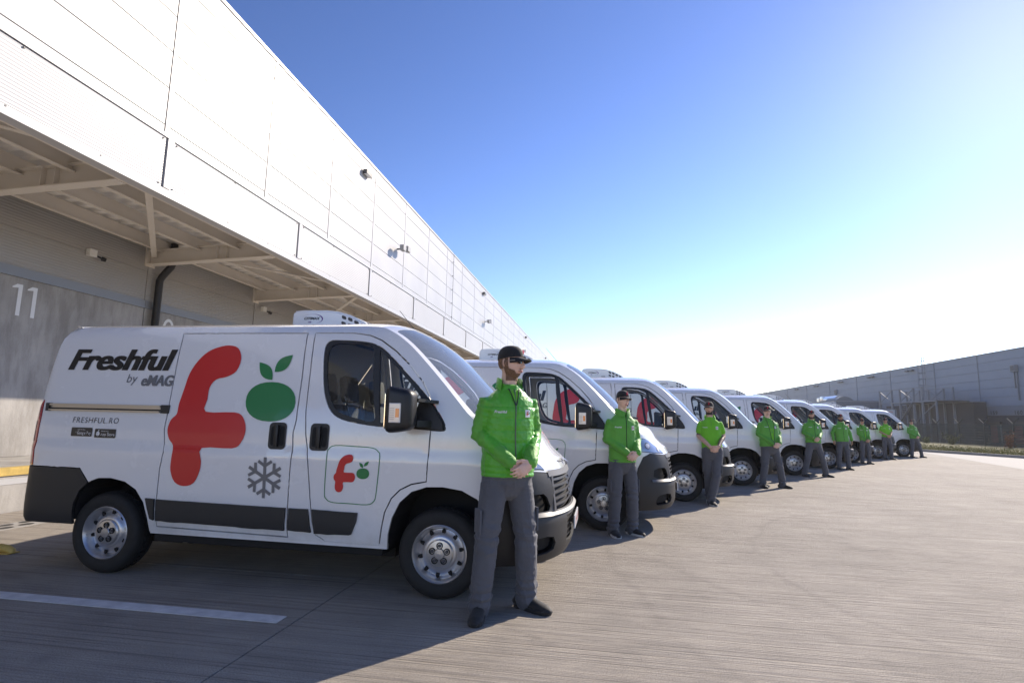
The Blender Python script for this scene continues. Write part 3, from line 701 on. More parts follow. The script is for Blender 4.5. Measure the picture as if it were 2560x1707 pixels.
def add_mesh(D, key, V, F):
    d = D.setdefault(key, ([], [])); n = len(d[0]); d[0].extend(V); d[1].extend([tuple(i + n for i in f) for f in F])

F_LOGO = [(-0.42, 1.965), (-0.335, 1.94), (-0.30, 1.85), (-0.335, 1.745), (-0.42, 1.695), (-0.52, 1.67), (-0.575, 1.60), (-0.585, 1.50), (-0.59, 1.395), (-0.32, 1.395), (-0.235, 1.355), (-0.20, 1.25), (-0.235, 1.145), (-0.315, 1.095), (-0.595, 1.09), (-0.59, 0.98), (-0.595, 0.90), (-0.64, 0.80), (-0.73, 0.77), (-0.82, 0.80), (-0.87, 0.89), (-0.875, 0.99), (-0.87, 1.10), (-0.915, 1.155), (-0.94, 1.235), (-0.915, 1.32), (-0.865, 1.37), (-0.855, 1.45), (-0.82, 1.58), (-0.78, 1.72), (-0.71, 1.83), (-0.62, 1.91), (-0.52, 1.95)]
def rr(x0, x1, z0, z1, r, n=5):
    o = []
    for cx, cz, a0 in ((x1 - r, z0 + r, -90), (x1 - r, z1 - r, 0), (x0 + r, z1 - r, 90), (x0 + r, z0 + r, 180)):
        for k in range(n + 1):
            a = math.radians(a0 + 90 * k / n); o.append((cx + r * math.cos(a), cz + r * math.sin(a)))
    return o
def leaf(x0, z0, x1, z1, w, bend=0.0, n=8):
    d = np.array([x1 - x0, z1 - z0]); l = np.hypot(*d); d /= l; p = np.array([-d[1], d[0]]); o = []
    for k in range(n + 1):
        t = k / n; o.append(tuple(np.array([x0, z0]) + d * l * t + p * (w * math.sin(math.pi * t ** 0.9) + bend * math.sin(math.pi * t))))
    for k in range(n - 1, 0, -1):
        t = k / n; o.append(tuple(np.array([x0, z0]) + d * l * t + p * (-w * math.sin(math.pi * t ** 0.9) + bend * math.sin(math.pi * t))))
    return o[::-1]
def blob(cx, cz, a, b, n=28, p=2.2):
    return [(cx + a * np.sign(math.cos(t)) * abs(math.cos(t)) ** (2 / p), cz + b * np.sign(math.sin(t)) * abs(math.sin(t)) ** (2 / p)) for t in (2 * math.pi * k / n for k in range(n))]
def ccw(p):
    a = sum(p[i][0] * p[(i + 1) % len(p)][1] - p[(i + 1) % len(p)][0] * p[i][1] for i in range(len(p)))
    return p if a > 0 else p[::-1]

def wheel_meshes():
    R, w = 0.338, 0.105
    t = MB().lathe([(0.215, 0.095), (0.225, 0.102), (0.26, 0.112), (0.30, 0.110), (0.322, 0.098), (R, 0.07), (R, 0.036), (R - .008, 0.034), (R - .008, 0.028), (R, 0.026), (R, -0.026), (R - .008, -0.028), (R - .008, -0.034), (R, -0.036), (R, -0.07), (0.322, -0.098), (0.30, -0.11), (0.26, -0.112), (0.215, -0.095), (0.215, 0.095)], 56)
    blocks = MB()
    for k in range(46):
        a = 2 * math.pi * k / 46
        for y0, y1 in ((0.045, 0.092), (-0.092, -0.045), (-0.02, 0.02)):
            a2 = a + (0.06 if y0 > 0 else 0)
            ca, sa = math.cos(a2), math.sin(a2); V = []
            for rr_ in (0.320, 0.345 if abs(y0) < .03 else 0.342):
                for (dy, dt) in ((y0, -0.016), (y1, -0.016), (y1, 0.016), (y0, 0.016)):
                    r2 = rr_ - (0.016 if abs(dy) > 0.08 else 0)
                    V.append((r2 * ca - dt * sa, dy, r2 * sa + dt * ca))
            blocks.add(V, [(0, 1, 2, 3), (4, 7, 6, 5), (0, 4, 5, 1), (1, 5, 6, 2), (2, 6, 7, 3), (3, 7, 4, 0)])
    tyre = t.add(blocks.V, blocks.F).mesh('tyre', M_TYRE, True, 40)
    # outer face is -y
    rim = MB().lathe([(0.214, -0.088), (0.222, -0.098), (0.214, -0.104), (0.205, -0.096), (0.197, -0.072), (0.190, -0.040), (0.180, -0.030), (0.160, -0.036), (0.145, -0.052), (0.132, -0.064), (0.118, -0.068), (0.06, -0.066), (0.0, -0.066)], 48).mesh('rim', M_RIM, True, 40)
    hole = MB()
    n = 14
    hv = [(0.016 * math.cos(2 * math.pi * k / n), 0, 0.026 * math.sin(2 * math.pi * k / n)) for k in range(n)]
    hole.add(hv + [(x * .8, 0.012, z * .8) for x, _, z in hv], [tuple(range(n)), tuple(range(2 * n - 1, n - 1, -1))] + [(k, (k + 1) % n, n + (k + 1) % n, n + k) for k in range(n)])
    hole = hole.mesh('ventilation_hole', M_UNDER)
    cap = MB().lathe([(0.108, -0.064), (0.110, -0.074), (0.100, -0.082), (0.045, -0.088), (0.038, -0.098), (0.0, -0.100)], 40).mesh('hub_cap', M_CHROME, True, 30)
    rib = MB().box(-0.022, 0.022, -0.090, -0.072, 0.045, 0.106, bevel=0.004).mesh('cap_rib', M_RIM)
    bw = MB().lathe([(0.026, -0.080), (0.026, -0.089), (0.019, -0.090), (0.019, -0.080)], 16).mesh('bolt_recess', M_UNDER)
    bl = MB().lathe([(0.014, -0.080), (0.014, -0.094), (0.009, -0.097), (0.0, -0.096)], 6).mesh('wheel_bolt', M_DARK)
    return tyre, rim, hole, cap, rib, bw, bl
def build_van():
    van = empty('delivery_van')
    D = {}
    # -------- flank triangulation (shared by both sides)
    us = np.linspace(UMIN, UMAX, 140)
    bot = [(u, 0.38 if u < 1.5 else 0.27) for u in us]
    top = [(u, float(_T(u))) for u in us[::-1]]
    def zb(u):
        if u < -1.75: return 0.40
        if u > 1.70: return 0.265 + 0.02 * min(1, (u - 1.7))
        return 0.375
    outer = [(u, zb(u)) for u in us] + top
    loops = [outer] + [densify(p, 0.05) for p in (DOOR, SLIDE, WINF, GL1, GL2, ARCH_F, ARCH_R, HEADL, FOG, FOG2)] + [densify(p, 0.06) for p in (RB_SIDE, FBUMP, GRILLE, LOWGR, TAIL)]
    P2, T = cdt(loops, grid(UMIN + .02, UMAX - .02, 0.28, 2.16, 0.065, 0.055))
    C = np.array([P2[list(t)].mean(0) for t in T])
    ok = inside(C, outer) & ~inside(C, ARCH_F) & ~inside(C, ARCH_R)
    inz = {k: inside(C, p) for k, p in dict(door=DOOR, slide=SLIDE, winf=WINF, g1=GL1, g2=GL2, rb=RB_SIDE, fb=FBUMP, hl=HEADL, gr=GRILLE, fog=FOG, fog2=FOG2, lg=LOWGR, tail=TAIL).items()}
    lab = []
    for i in range(len(T)):
        if not ok[i]: lab.append(None); continue
        g = {k: v[i] for k, v in inz.items()}
        if g['g1']: l = 'window'
        elif g['g2']: l = 'quarter'
        elif g['winf']: l = 'frame'
        elif g['door']: l = 'door'
        elif g['slide']: l = 'slide'
        elif g['hl']: l = 'headlight'
        elif g['fog']: l = 'recess'
        elif g['fog2']: l = 'recess2'
        elif g['gr']: l = 'grille'
        elif g['lg']: l = 'lowgrille'
        elif g['fb']: l = 'fbumper'
        elif g['tail']: l = 'tail'
        elif g['rb']: l = 'rbumper'
        else: l = 'body'
        lab.append(l)
    groups = {}
    for t, l in zip(T, lab):
        if l: groups.setdefault(l, []).append(t)
    onmid = lambda p: p[0] > UMAX - .01 or p[0] < UMIN + .01
    ontop = lambda p: abs(p[1] - float(_T(p[0]))) < 2e-3
    fixed = lambda p: onmid(p) or ontop(p)
    for side in (-1, 1):
        pos = lambda u, z: S(u, z, side); nrm = lambda u, z: Sn(u, z, side)
        for l, tris in groups.items():
            tt = tris if side < 0 else tris
            if l == 'slide' and side > 0: key, ins, fl = 'body', 0.0, 0.0
            else:
                key = {'body': 'body', 'door': 'door%d' % side, 'slide': 'slide', 'window': 'window%d' % side, 'quarter': 'quarter%d' % side, 'frame': 'frame%d' % side, 'headlight': 'headlight%d' % side,
                       'fbumper': 'fbumper', 'rbumper': 'rbumper', 'tail': 'tail%d' % side, 'grille': 'grille', 'lowgrille': 'grille', 'recess': 'recess%d' % side, 'recess2': 'recess2%d' % side}[l]
                ins = {'body': 0.0055, 'door': 0.0055, 'slide': 0.006, 'headlight': 0.002, 'tail': 0.002, 'fbumper': 0.002, 'rbumper': 0.003}.get(l, 0.0)
                fl = {'window': 0.004, 'quarter': 0.004}.get(l, 0.022)
            push = {'window': -0.010, 'quarter': -0.010, 'frame': -0.003, 'recess': -0.05, 'recess2': -0.05, 'grille': -0.035, 'lowgrille': -0.035, 'fbumper': 0.006, 'rbumper': 0.005, 'headlight': 0.004, 'tail': 0.006}.get(l, 0.0)
            V, F = part_mesh(P2, tt, pos, nrm, ins, fl, fixed, push)
            if side > 0: F = [f[::-1] for f in F]
            add_mesh(D, key, V, F)
    # -------- roof / windscreen / bonnet
    uu = np.linspace(UMIN + .01, UMAX - .01, 120)
    outer2 = [(u, -1.0) for u in uu] + [(u, 1.0) for u in uu[::-1]]
    WS = smooth_poly([(0.985, -0.90), (0.955, -0.5), (0.95, 0.0), (0.955, 0.5), (0.985, 0.90), (1.10, 0.935), (1.40, 0.94), (1.66, 0.935), (1.73, 0.88), (1.765, 0.5), (1.775, 0.0), (1.765, -0.5), (1.73, -0.88), (1.66, -0.935), (1.40, -0.94), (1.10, -0.935)], 4)
    COWL = [(1.60, -1.01), (1.60, 1.01), (1.87, 1.01), (1.87, -1.01)]
    COWL = [(1.72, -0.985)] + [(1.785, s) for s in np.linspace(-0.9, 0.9, 9)] + [(1.72, 0.985), (1.83, 0.985)] + [(1.86, s) for s in np.linspace(0.9, -0.9, 9)] + [(1.83, -0.985)]
    BON = [(1.84, -0.975)] + [(1.868, s) for s in np.linspace(-0.9, 0.9, 9)] + [(1.84, 0.975), (2.2, 0.97), (2.6, 0.965), (UMAX - .02, 0.95), (UMAX - .02, -0.95), (2.6, -0.965), (2.2, -0.97)]
    Q2, T2 = cdt([outer2, densify(WS, .06), densify(COWL, .06), densify(BON, .08)], grid(UMIN + .03, UMAX - .02, -0.97, 0.98, 0.07, 0.1))
    C2 = np.array([Q2[list(t)].mean(0) for t in T2]); ok2 = inside(C2, outer2); iw = inside(C2, WS); ic = inside(C2, COWL); ib = inside(C2, BON)
    g2 = {}
    for t, a, b, c, d in zip(T2, ok2, iw, ic, ib):
        if a: g2.setdefault('wscreen' if b else 'cowl' if c else 'bonnet' if d else 'body', []).append(t)
    fx2 = lambda p: abs(abs(p[1]) - 1) < 2e-3 or p[0] > UMAX - .03 or p[0] < UMIN + .03
    for l, tris in g2.items():
        V, F = part_mesh(Q2, tris, Tp, Tn, {'bonnet': 0.003, 'wscreen': 0.0}.get(l, 0.0), {'wscreen': 0.006}.get(l, 0.02), fx2, {'wscreen': -0.004, 'cowl': -0.006, 'bonnet': 0.0}.get(l, 0.0))
        F = [f if Vector(V[f[1]] - V[f[0]]).cross(V[f[2]] - V[f[0]]).z > 0 or len(f) == 4 else f[::-1] for f in F]
        add_mesh(D, {'wscreen': 'windscreen', 'cowl': 'cowl', 'bonnet': 'bonnet', 'body': 'body'}[l], V, F)
    O = {}
    def put(key, name, mat, ang=40):
        V, F = D[key]; me = mk(name, V, F, mat, True); sharp(me, ang); O[key] = link(name, me, van); return O[key]
    put('body', 'body_shell', M_PAINT, 50)
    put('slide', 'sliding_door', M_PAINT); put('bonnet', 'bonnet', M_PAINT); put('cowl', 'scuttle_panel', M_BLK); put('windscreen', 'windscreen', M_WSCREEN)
    put('fbumper', 'front_bumper', M_BLK); put('rbumper', 'rear_bumper', M_BLK); put('grille', 'grille', M_UNDER);
    for s in (-1, 1): put('recess%d' % s, 'fog_lamp_recess', M_UNDER); put('recess2%d' % s, 'lower_recess', M_UNDER)
    for s in (-1, 1):
        put('door%d' % s, 'front_door', M_PAINT)
        for k, nm, mt in (('window', 'side_window', M_GLASS), ('quarter', 'quarter_window', M_GLASS), ('frame', 'window_frame', M_RUB)):
            o = put('%s%d' % (k, s), nm, mt); o.parent = O['door%d' % s]
        put('headlight%d' % s, 'headlight', M_LENS); put('tail%d' % s, 'tail_light', M_TAIL)
        V = [S(u, z, s, 0.009) for u, z in ((-2.29, 1.10), (-2.29, 1.28), (-2.36, 1.28), (-2.36, 1.10))]
        link('reversing_lens', mk('reversing_lens', V, [(0, 1, 2, 3)], M_TAILW), O['tail%d' % s])
    door = O['door-1']; slide = O['slide']
    for s in (-1, 1):                       # lamp units inside the clear headlight lens
        for (uc, zc, ra) in ((u_of_x(2.08), 1.085, 0.042), (2.42, 1.035, 0.030)):
            for rr_, mt, of in ((ra, M_GRBAR, 0.007), (ra * .72, M_CHROME, 0.0085), (ra * .3, M_TAILW, 0.0095)):
                pts = [S(uc + rr_ * 1.5 * math.cos(a), zc + rr_ * math.sin(a), s, of) for a in np.linspace(0, 2 * math.pi, 17)[:-1]]
                link('lamp_unit', mk('lamp_unit', pts, [tuple(range(16))], mt), O['headlight%d' % s])
    # -------- bright strip of each bumper, grille bars, number plate
    def ribbon(pts, w, name, mat, par, off=0.012):
        V = []; F = []
        for u, z in pts:
            V += [S(u, z - w / 2, -1, off), S(u, z + w / 2, -1, off)]
        n = len(pts)
        for i in range(n - 1): F.append((2 * i, 2 * i + 2, 2 * i + 3, 2 * i + 1))
        m = len(V); V2 = V + [(x, -y, z) for x, y, z in V]; F2 = F + [tuple(i + m for i in f[::-1]) for f in F]
        return link(name, mk(name, V2, F2, mat, True), par)
    for k in range(5):
        ribbon([(u, 0.70 + 0.05 * k) for u in np.linspace(2.67, UMAX, 14)], 0.020, 'grille_bar', M_GRBAR, O['grille'], -0.008)
    ribbon([(u, 0.955) for u in np.linspace(2.60, UMAX, 14)], 0.05, 'grille_surround', M_GRSUR, van, 0.012)
    ribbon([(u, 0.645) for u in np.linspace(2.55, UMAX, 14)], 0.02, 'grille_surround', M_GRSUR, van, 0.016)
    ribbon([(u, 0.648) for u in np.linspace(u_of_x(2.1), 2.56, 12)], 0.028, 'bumper_strip', M_GRSUR, O['fbumper'], 0.022)
    V = [S(2.64 + 0.03 * k, 0.665 + 0.27 * j, -1, 0.014) for k in (0, 1) for j in (0, 1)]; V += [(x, -y, z) for x, y, z in V]
    link('grille_surround', mk('grille_surround', V, [(0, 2, 3, 1), (4, 5, 7, 6)], M_GRSUR), van)
    for k in range(4): ribbon([(u, 0.43 + 0.045 * k) for u in np.linspace(2.87, UMAX, 8)], 0.016, 'intake_bar', M_BLK, O['grille'], -0.01)
    pl = MB().box(2.505, 2.518, -0.26, 0.26, 0.46, 0.57, bevel=0.004).build('number_plate', M_VWHT, van)
    V, F = text_mesh('B  0 4 8 2 1 7', 0.1, 0, 0.001); V = np.array(V); V[:, 0] -= V[:, 0].mean()
    sc = 0.44 / np.ptp(V[:, 0]); link('plate_lettering', mk('plate_lettering', [(2.5195, a * sc, 0.486 + b * sc * 0.9) for a, b, _ in V], F, M_VRED), pl)
    # maker's bonnet badge (small rampant shape) and bonnet lettering
    link('badge', mk('badge', [(2.33, -0.05, 1.062), (2.33, 0.05, 1.062), (2.40, 0.06, 1.035), (2.44, 0.0, 1.01), (2.40, -0.06, 1.035)], [(0, 1, 2, 3, 4)], M_CHROME), O['bonnet'])
    # -------- handles
    def handle(par, x0, x1, z0, z1):
        (a0, b1) = pc(x0, z1); (a1, b0) = pc(x1, z0)
        h = empty('door_handle', parent=par)
        o = decal(rr(a0, a1, b0, b1, 0.035), M_BLK, 'handle_cup', h, off=0.006)
        m = MB(); xm = (a0 + a1) / 2; y = -(1 + float(_prof(1.2)))
        m.box(xm - 0.018, xm + 0.018, y - 0.034, y - 0.012, b0 + 0.02, b1 - 0.02, bevel=0.008)
        m.build('handle_grip', M_RUB, h, True)
        decal(rr(a0 + .02, xm - .022, b0 + .03, b1 - .03, 0.02), M_UNDER, 'handle_hollow', h, off=0.0075)
        decal(rr(xm + .022, a1 - .015, b0 + .03, b1 - .03, 0.02), M_UNDER, 'handle_hollow', h, off=0.0075)
    handle(van, 0.02, 0.17, 1.10, 1.32); handle(van, 0.39, 0.55, 1.10, 1.32)
    # -------- black side mouldings as shaped solid strips
    for k, poly in enumerate(MOULD):
        P = densify(ccw(poly), 0.06); Pa = np.array(P)
        gr = grid(Pa[:, 0].min(), Pa[:, 0].max(), Pa[:, 1].min(), Pa[:, 1].max(), 0.08, 0.05); gr = [p for p, i in zip(gr, inside(gr, P)) if i]
        V2, TT = cdt([P], gr); c = np.array([V2[list(t)].mean(0) for t in TT]); TT = [t for t, i in zip(TT, inside(c, P)) if i]
        V, F = part_mesh(V2, TT, lambda u, z: S(u, z, -1), lambda u, z: Sn(u, z, -1), 0.004, 0.02, None, 0.018)
        me = mk('side_moulding', V, F, M_BLK, True); sharp(me, 40); link('side_moulding', me, van)
    # -------- rail of the sliding door
    (rx0, rz1), (rx1, rz0) = pc(-2.17, 1.44), pc(-0.95, 1.375)
    yr = -(1 + float(_prof(1.41)))
    rail = MB().box(rx0 + .03, rx1 - .07, yr - 0.012, yr + 0.02, rz0, rz1).build('slide_rail', M_ALU, van)
    MB().box(rx0 + .035, rx1 - .075, yr - 0.026, yr - 0.0125, rz1 - 0.018, rz1 - 0.002).build('rail_lip', M_ALU, rail)
    MB().box(rx0 + .035, rx1 - .075, yr - 0.030, yr - 0.0125, rz0 + 0.004, rz0 + 0.014).build('rail_lip', M_ALU, rail)
    MB().box(rx0 + .035, rx1 - .075, yr - 0.0135, yr - 0.0125, rz0 + 0.016, rz0 + 0.028).build('rail_groove', M_UNDER, rail)
    MB().box(rx0, rx0 + .035, yr - 0.03, yr + 0.02, rz0 - .003, rz1 + .003, bevel=0.004).build('rail_end', M_BLK, rail)
    MB().box(rx1 - .075, rx1 + .005, yr - 0.014, yr + 0.02, rz0 - .004, rz1 + .004, bevel=0.003).build('rail_end', M_BLK, rail)
    # -------- livery
    lv = empty('livery_graphics', parent=van)
    red = decal(PC(smooth_poly(F_LOGO, 3)), M_VRED, 'red_letter', lv)
    decal(ccw(PC(blob(0.005, 1.49, 0.228, 0.165))), M_VGRN, 'green_fruit', lv)
    decal(ccw(PC(leaf(0.005, 1.672, -0.125, 1.822, 0.052))), M_VGRN, 'green_leaf', lv)
    decal(ccw(PC(leaf(0.022, 1.74, 0.178, 1.885, 0.050))), M_VGRN, 'green_leaf', lv)
    # snowflake
    c = np.array(pc(0.005, 0.868))
    for k in range(6):
        a = math.radians(90 + 60 * k); d = np.array([math.cos(a), math.sin(a)]); p = np.array([-d[1], d[0]]); w = 0.0135; L = 0.165
        arm = [c - p * w, c + d * L - p * w, c + d * L + p * w, c + p * w]
        decal(ccw([tuple(q) for q in arm]), M_VGRY, 'snowflake_arm', lv, off=0.003 + 0.0002 * k)
        for s in (-1, 1):
            b = c + d * 0.095; e = b + (d * math.cos(math.radians(58)) + p * s * math.sin(math.radians(58))) * 0.072
            dd = (e - b) / np.hypot(*(e - b)); pp = np.array([-dd[1], dd[0]]) * 0.0125
            decal(ccw([tuple(q) for q in (b - pp, e - pp, e + pp, b + pp)]), M_VGRY, 'snowflake_twig', lv, off=0.0045 + 0.0002 * k)
    # lettering on the rear quarter
    x0, z0 = pc(-2.01, 1.748); x1, z1 = pc(-0.925, 1.93)
    decal_text('Freshful', x0, z0, z1 - z0, M_VBLK, 'lettering', lv, 0.20, 0.022, x1 - x0, spacing=1.0, bold=0.035)
    x0, z0 = pc(-1.40, 1.635); x1, z1 = pc(-1.29, 1.69)
    decal_text('by', x0, z0, 0.075, M_VGRY, 'lettering', lv, 0.12, 0.0, 0.105)
    x0, z0 = pc(-1.25, 1.61); x1, z1 = pc(-0.93, 1.695)
    decal_text('eMAG', x0, z0, 0.095, M_VGRY, 'lettering', lv, 0.10, 0.02, x1 - x0, bold=0.04)
    x0, z0 = pc(-1.90, 1.262); x1, _ = pc(-1.43, 1.3)
    decal_text('FRESHFUL.RO', x0, z0 + .012, 0.048, principled('thin_black_vinyl', (0.04, 0.04, 0.045), 0.4), 'lettering', lv, 0.08, -0.006, x1 - x0, spacing=1.15)
    for (xa, za, xb, zb_, t1, t2) in ((-1.90, 1.155, -1.685, 1.232, 'GET IT ON', 'Google Play'), (-1.66, 1.148, -1.445, 1.225, 'Download on the', 'App Store')):
        a0, b0 = pc(xa, za); a1, b1 = pc(xb, zb_)
        bd = decal(rr(a0, a1, b0, b1, 0.008), M_VBLK, 'store_badge', lv)
        decal_text(t2, a0 + 0.062, b0 + 0.018, 0.026, M_VWHT, 'badge_lettering', bd, 0, 0.002, a1 - a0 - 0.072, off=0.0045)
        decal_text(t1, a0 + 0.064, b0 + 0.053, 0.010, M_VWHT, 'badge_lettering', bd, 0, 0.0, 0.075, off=0.0045)
        if t2[0] == 'G': decal(ccw([(a0 + 0.014, b0 + 0.015), (a0 + 0.052, b0 + 0.039), (a0 + 0.014, b0 + 0.063)]), M_VWHT, 'badge_symbol', bd, off=0.0045)
        else:
            decal(ccw(blob(a0 + 0.034, b0 + 0.034, 0.018, 0.019)), M_VWHT, 'badge_symbol', bd, off=0.0045); decal(ccw(leaf(a0 + 0.034, b0 + 0.054, a0 + 0.045, b0 + 0.070, 0.004)), M_VWHT, 'badge_symbol', bd, off=0.0045)
    # small framed logo on the cab door
    fr0 = PC(smooth_poly([(0.54, 0.78), (0.54, 1.06), (0.555, 1.12), (0.61, 1.15), (0.77, 1.148), (0.93, 1.14), (0.985, 1.11), (1.0, 1.06), (0.985, 0.78), (0.965, 0.715), (0.91, 0.69), (0.76, 0.692), (0.62, 0.695), (0.56, 0.72)], 3))
    n = len(fr0); cc = np.mean(fr0, 0); V = []; 
    for q in fr0:
        d = np.array(q) - cc; d /= np.hypot(*d); V += [S(q[0], q[1], -1, 0.003), S(q[0] - d[0] * .007, q[1] - d[1] * .007, -1, 0.003)]
    link('logo_outline', mk('logo_outline', V, [(2 * i, 2 * ((i + 1) % n), 2 * ((i + 1) % n) + 1, 2 * i + 1) for i in range(n)], M_VGRN), lv)
    k = 0.30 / 1.195; small = [(0.706 + (x + 0.57) * k * 1.0, 0.93 + (z - 1.37) * k) for x, z in smooth_poly(F_LOGO, 2)]
    decal(PC(small), M_VRED, 'red_letter', lv)
    decal(ccw(PC(blob(0.862, 0.932, 0.054, 0.042))), M_VGRN, 'green_fruit', lv)
    decal(ccw(PC(leaf(0.862, 0.978, 0.828, 1.018, 0.012))), M_VGRN, 'green_leaf', lv); decal(ccw(PC(leaf(0.868, 0.99, 0.908, 1.03, 0.012))), M_VGRN, 'green_leaf', lv)
    # red letter wrapping over the bonnet
    bv = [Tp(u, s) for u, s in ((2.05, -0.45), (2.05, 0.1), (2.35, 0.16), (2.35, -0.55))]
    link('bonnet_logo', mk('bonnet_logo', [(x, y, z + 0.004) for x, y, z in bv], [(0, 1, 2, 3)], M_VRED), lv)
    # -------- wing mirrors with turn signal
    for s in (-1, 1):
        mr = empty('wing_mirror', parent=van)
        y0 = 0.985; mx = 1.255
        tri = [(1.24, 1.31), (1.505, 1.295), (1.50, 1.345), (1.40, 1.505), (1.33, 1.59), (1.28, 1.45)]
        tri = PC(tri, 0.97); V = [S(x, z, s, 0.022) for x, z in tri] + [S(x, z, s, -0.01) for x, z in tri]; nn = len(tri)
        F = [tuple(range(nn))] + [(i, (i + 1) % nn, nn + (i + 1) % nn, nn + i) for i in range(nn)]
        link('mirror_base', mk('mirror_base', V, F, M_BLK), mr)
        MB().bar((mx + .13, s * 0.95, 1.335), (mx + .05, s * 1.16, 1.34), 0.11, 0.05).build('mirror_arm', M_BLK, mr)
        MB().bar((mx + .16, s * 0.955, 1.51), (mx + .06, s * 1.16, 1.52), 0.10, 0.025).build('mirror_arm', M_BLK, mr)
        bm = bmesh.new(); bmesh.ops.create_cube(bm, size=1)
        bmesh.ops.scale(bm, vec=(0.205, 0.235, 0.365), verts=bm.verts)
        for v in bm.verts:
            if v.co.x > 0: v.co.y *= 0.72; v.co.z *= 0.80
        bmesh.ops.bevel(bm, geom=bm.edges[:], offset=0.05, segments=4, affect='EDGES', profile=0.5)
        bmesh.ops.translate(bm, vec=(mx - 0.005, s * 1.23, 1.443), verts=bm.verts)
        MB().bm(bm).build('mirror_housing', M_MIRH, mr, True, 60)
        MB().box(mx - 0.113, mx - 0.106, min(s * 1.14, s * 1.32), max(s * 1.14, s * 1.32), 1.30, 1.56, bevel=0.002).build('mirror_glass', M_MIRGL, mr)
        yo = s * 1.349
        ts = MB().box(mx - 0.065, mx + 0.025, min(yo, yo - s * .02), max(yo, yo - s * .02), 1.345, 1.49, bevel=0.006).build('turn_signal', M_TAILW, mr)
        MB().box(mx - 0.012, mx + 0.016, min(yo, yo + s * .004), max(yo, yo + s * .004), 1.385, 1.45, bevel=0.0015).build('amber_lens', M_AMBER, ts)
        for kk in range(6):
            MB().box(mx - 0.058, mx - 0.022, min(yo, yo + s * .002), max(yo, yo + s * .002), 1.368 + .016 * kk, 1.372 + .016 * kk).build('lens_rib', M_LAMPG, ts)
    # -------- wheels
    tyre, rim, hole, cap, rib, bw, bl = wheel_meshes()
    for xx in (1.5, -1.5):
        for s in (-1, 1):
            w = empty('wheel', (xx, s * 0.845, 0.338), 0 if s < 0 else math.pi, van)
            w.rotation_euler = (0, 0, 0 if s < 0 else math.pi)
            link('tyre', tyre, w); rm = link('rim', rim, w)
            if s < 0:
                for k in range(10):
                    a = 2 * math.pi * k / 10 + .2
                    h = link('ventilation_hole', hole, w, (0.163 * math.cos(a), -0.046, 0.163 * math.sin(a)), (0.45 * 0, -a + math.pi / 2, 0))
                link('hub_cap', cap, w)
                for k in range(5):
                    a = 2 * math.pi * k / 5 + math.pi / 2
                    link('bolt_recess', bw, w, (0.062 * math.cos(a), -0.004, 0.062 * math.sin(a))); link('wheel_bolt', bl, w, (0.062 * math.cos(a), 0, 0.062 * math.sin(a)))
    # -------- inner arches, underbody, cab interior
    for (ar, x0) in ((ARCH_F, 1.5), (ARCH_R, -1.5)):
        for s in (-1, 1):
            V = []; F = []
            pts = densify(ar[1:-1], 0.06, False)
            for (u, z) in pts:
                a = S(u, z, s, -0.02); V += [a, (a[0], s * 0.55, z)]
            for i in range(len(pts) - 1): F.append((2 * i, 2 * i + 1, 2 * i + 3, 2 * i + 2))
            nV = len(V); V += [(x0 - .45, s * .551, 0.2), (x0 + .45, s * .551, 0.2), (x0 + .45, s * .551, .86), (x0 - .45, s * .551, .86)]; F.append((nV, nV + 1, nV + 2, nV + 3))
            link('wheel_arch_liner', mk('wheel_arch_liner', V, F, M_UNDER), van)
    MB().box(-1.02, 1.03, -0.93, 0.93, 0.30, 0.42).box(-1.02, -2.0, -.54, .54, .31, .41).box(-2.3, -1.99, -0.93, 0.93, 0.40, 0.43).box(-1.0, 1.0, -0.55, 0.55, 0.2, 0.3).box(1.03, 2.2, -0.54, 0.54, 0.24, 0.42).box(-1.6, -1.4, -.8, .8, .28, .36).box(1.4, 1.6, -.8, .8, .28, .36).build('underbody', M_UNDER, van)
    bp = [S(u, 0.29, -1, -0.01)[:2] for u in np.linspace(1.74, UMAX, 24)]; bp = [(x, y) for x, y in bp if x > 1.93]
    ring = [(1.93, -0.54)] + [(x, y) for x, y in bp] + [(x, -y) for x, y in bp[::-1]] + [(1.93, 0.54)]
    link('belly_pan', mk('belly_pan', [(x, y, 0.30) for x, y in ring], [tuple(range(len(ring)))], M_UNDER), van)
    MB().box(1.84, 1.86, -0.86, 0.86, 0.3, 1.22).box(1.86, 2.3, -0.54, 0.54, 0.42, 0.98).build('engine_block', M_UNDER, van)
    sills = MB()
    for s in (-1, 1): MB().bar((-1.04, s * 0.945, 0.385), (1.08, s * 0.945, 0.375), 0.03, 0.04).build('sill', M_PAINT, van)
    bk = [(-0.93, .42), (-.95, 1.2), (-.88, 1.75), (-.80, 2.05), (-.7, 2.12), (.7, 2.12), (.80, 2.05), (.88, 1.75), (.95, 1.2), (.93, .42)]
    link('bulkhead', mk('bulkhead', [(.16, a, b) for a, b in bk], [tuple(range(10))], M_LINING), van)
    MB().box(0.17, 1.06, -0.92, 0.92, 0.42, 0.72).build('cab_floor', M_DASH, van)
    MB().box(1.28, 1.80, -0.86, 0.86, 0.90, 1.20, bevel=0.06).box(1.45, 1.85, -0.80, 0.80, 1.1, 1.27, bevel=0.05).build('dashboard', M_DASH, van)
    for s in (-1, 1): MB().box(0.36, 1.06, s * 0.93 - .02, s * 0.93 + .02, 0.45, 1.30, bevel=0.01).box(1.05, 1.36, s * 0.93 - .02, s * 0.93 + .02, 0.88, 1.30, bevel=0.01).build('door_trim', M_DASH, van)
    MB().box(0.2, 0.95, -0.70, 0.70, 2.14, 2.155).build('headlining', M_LINING, van)
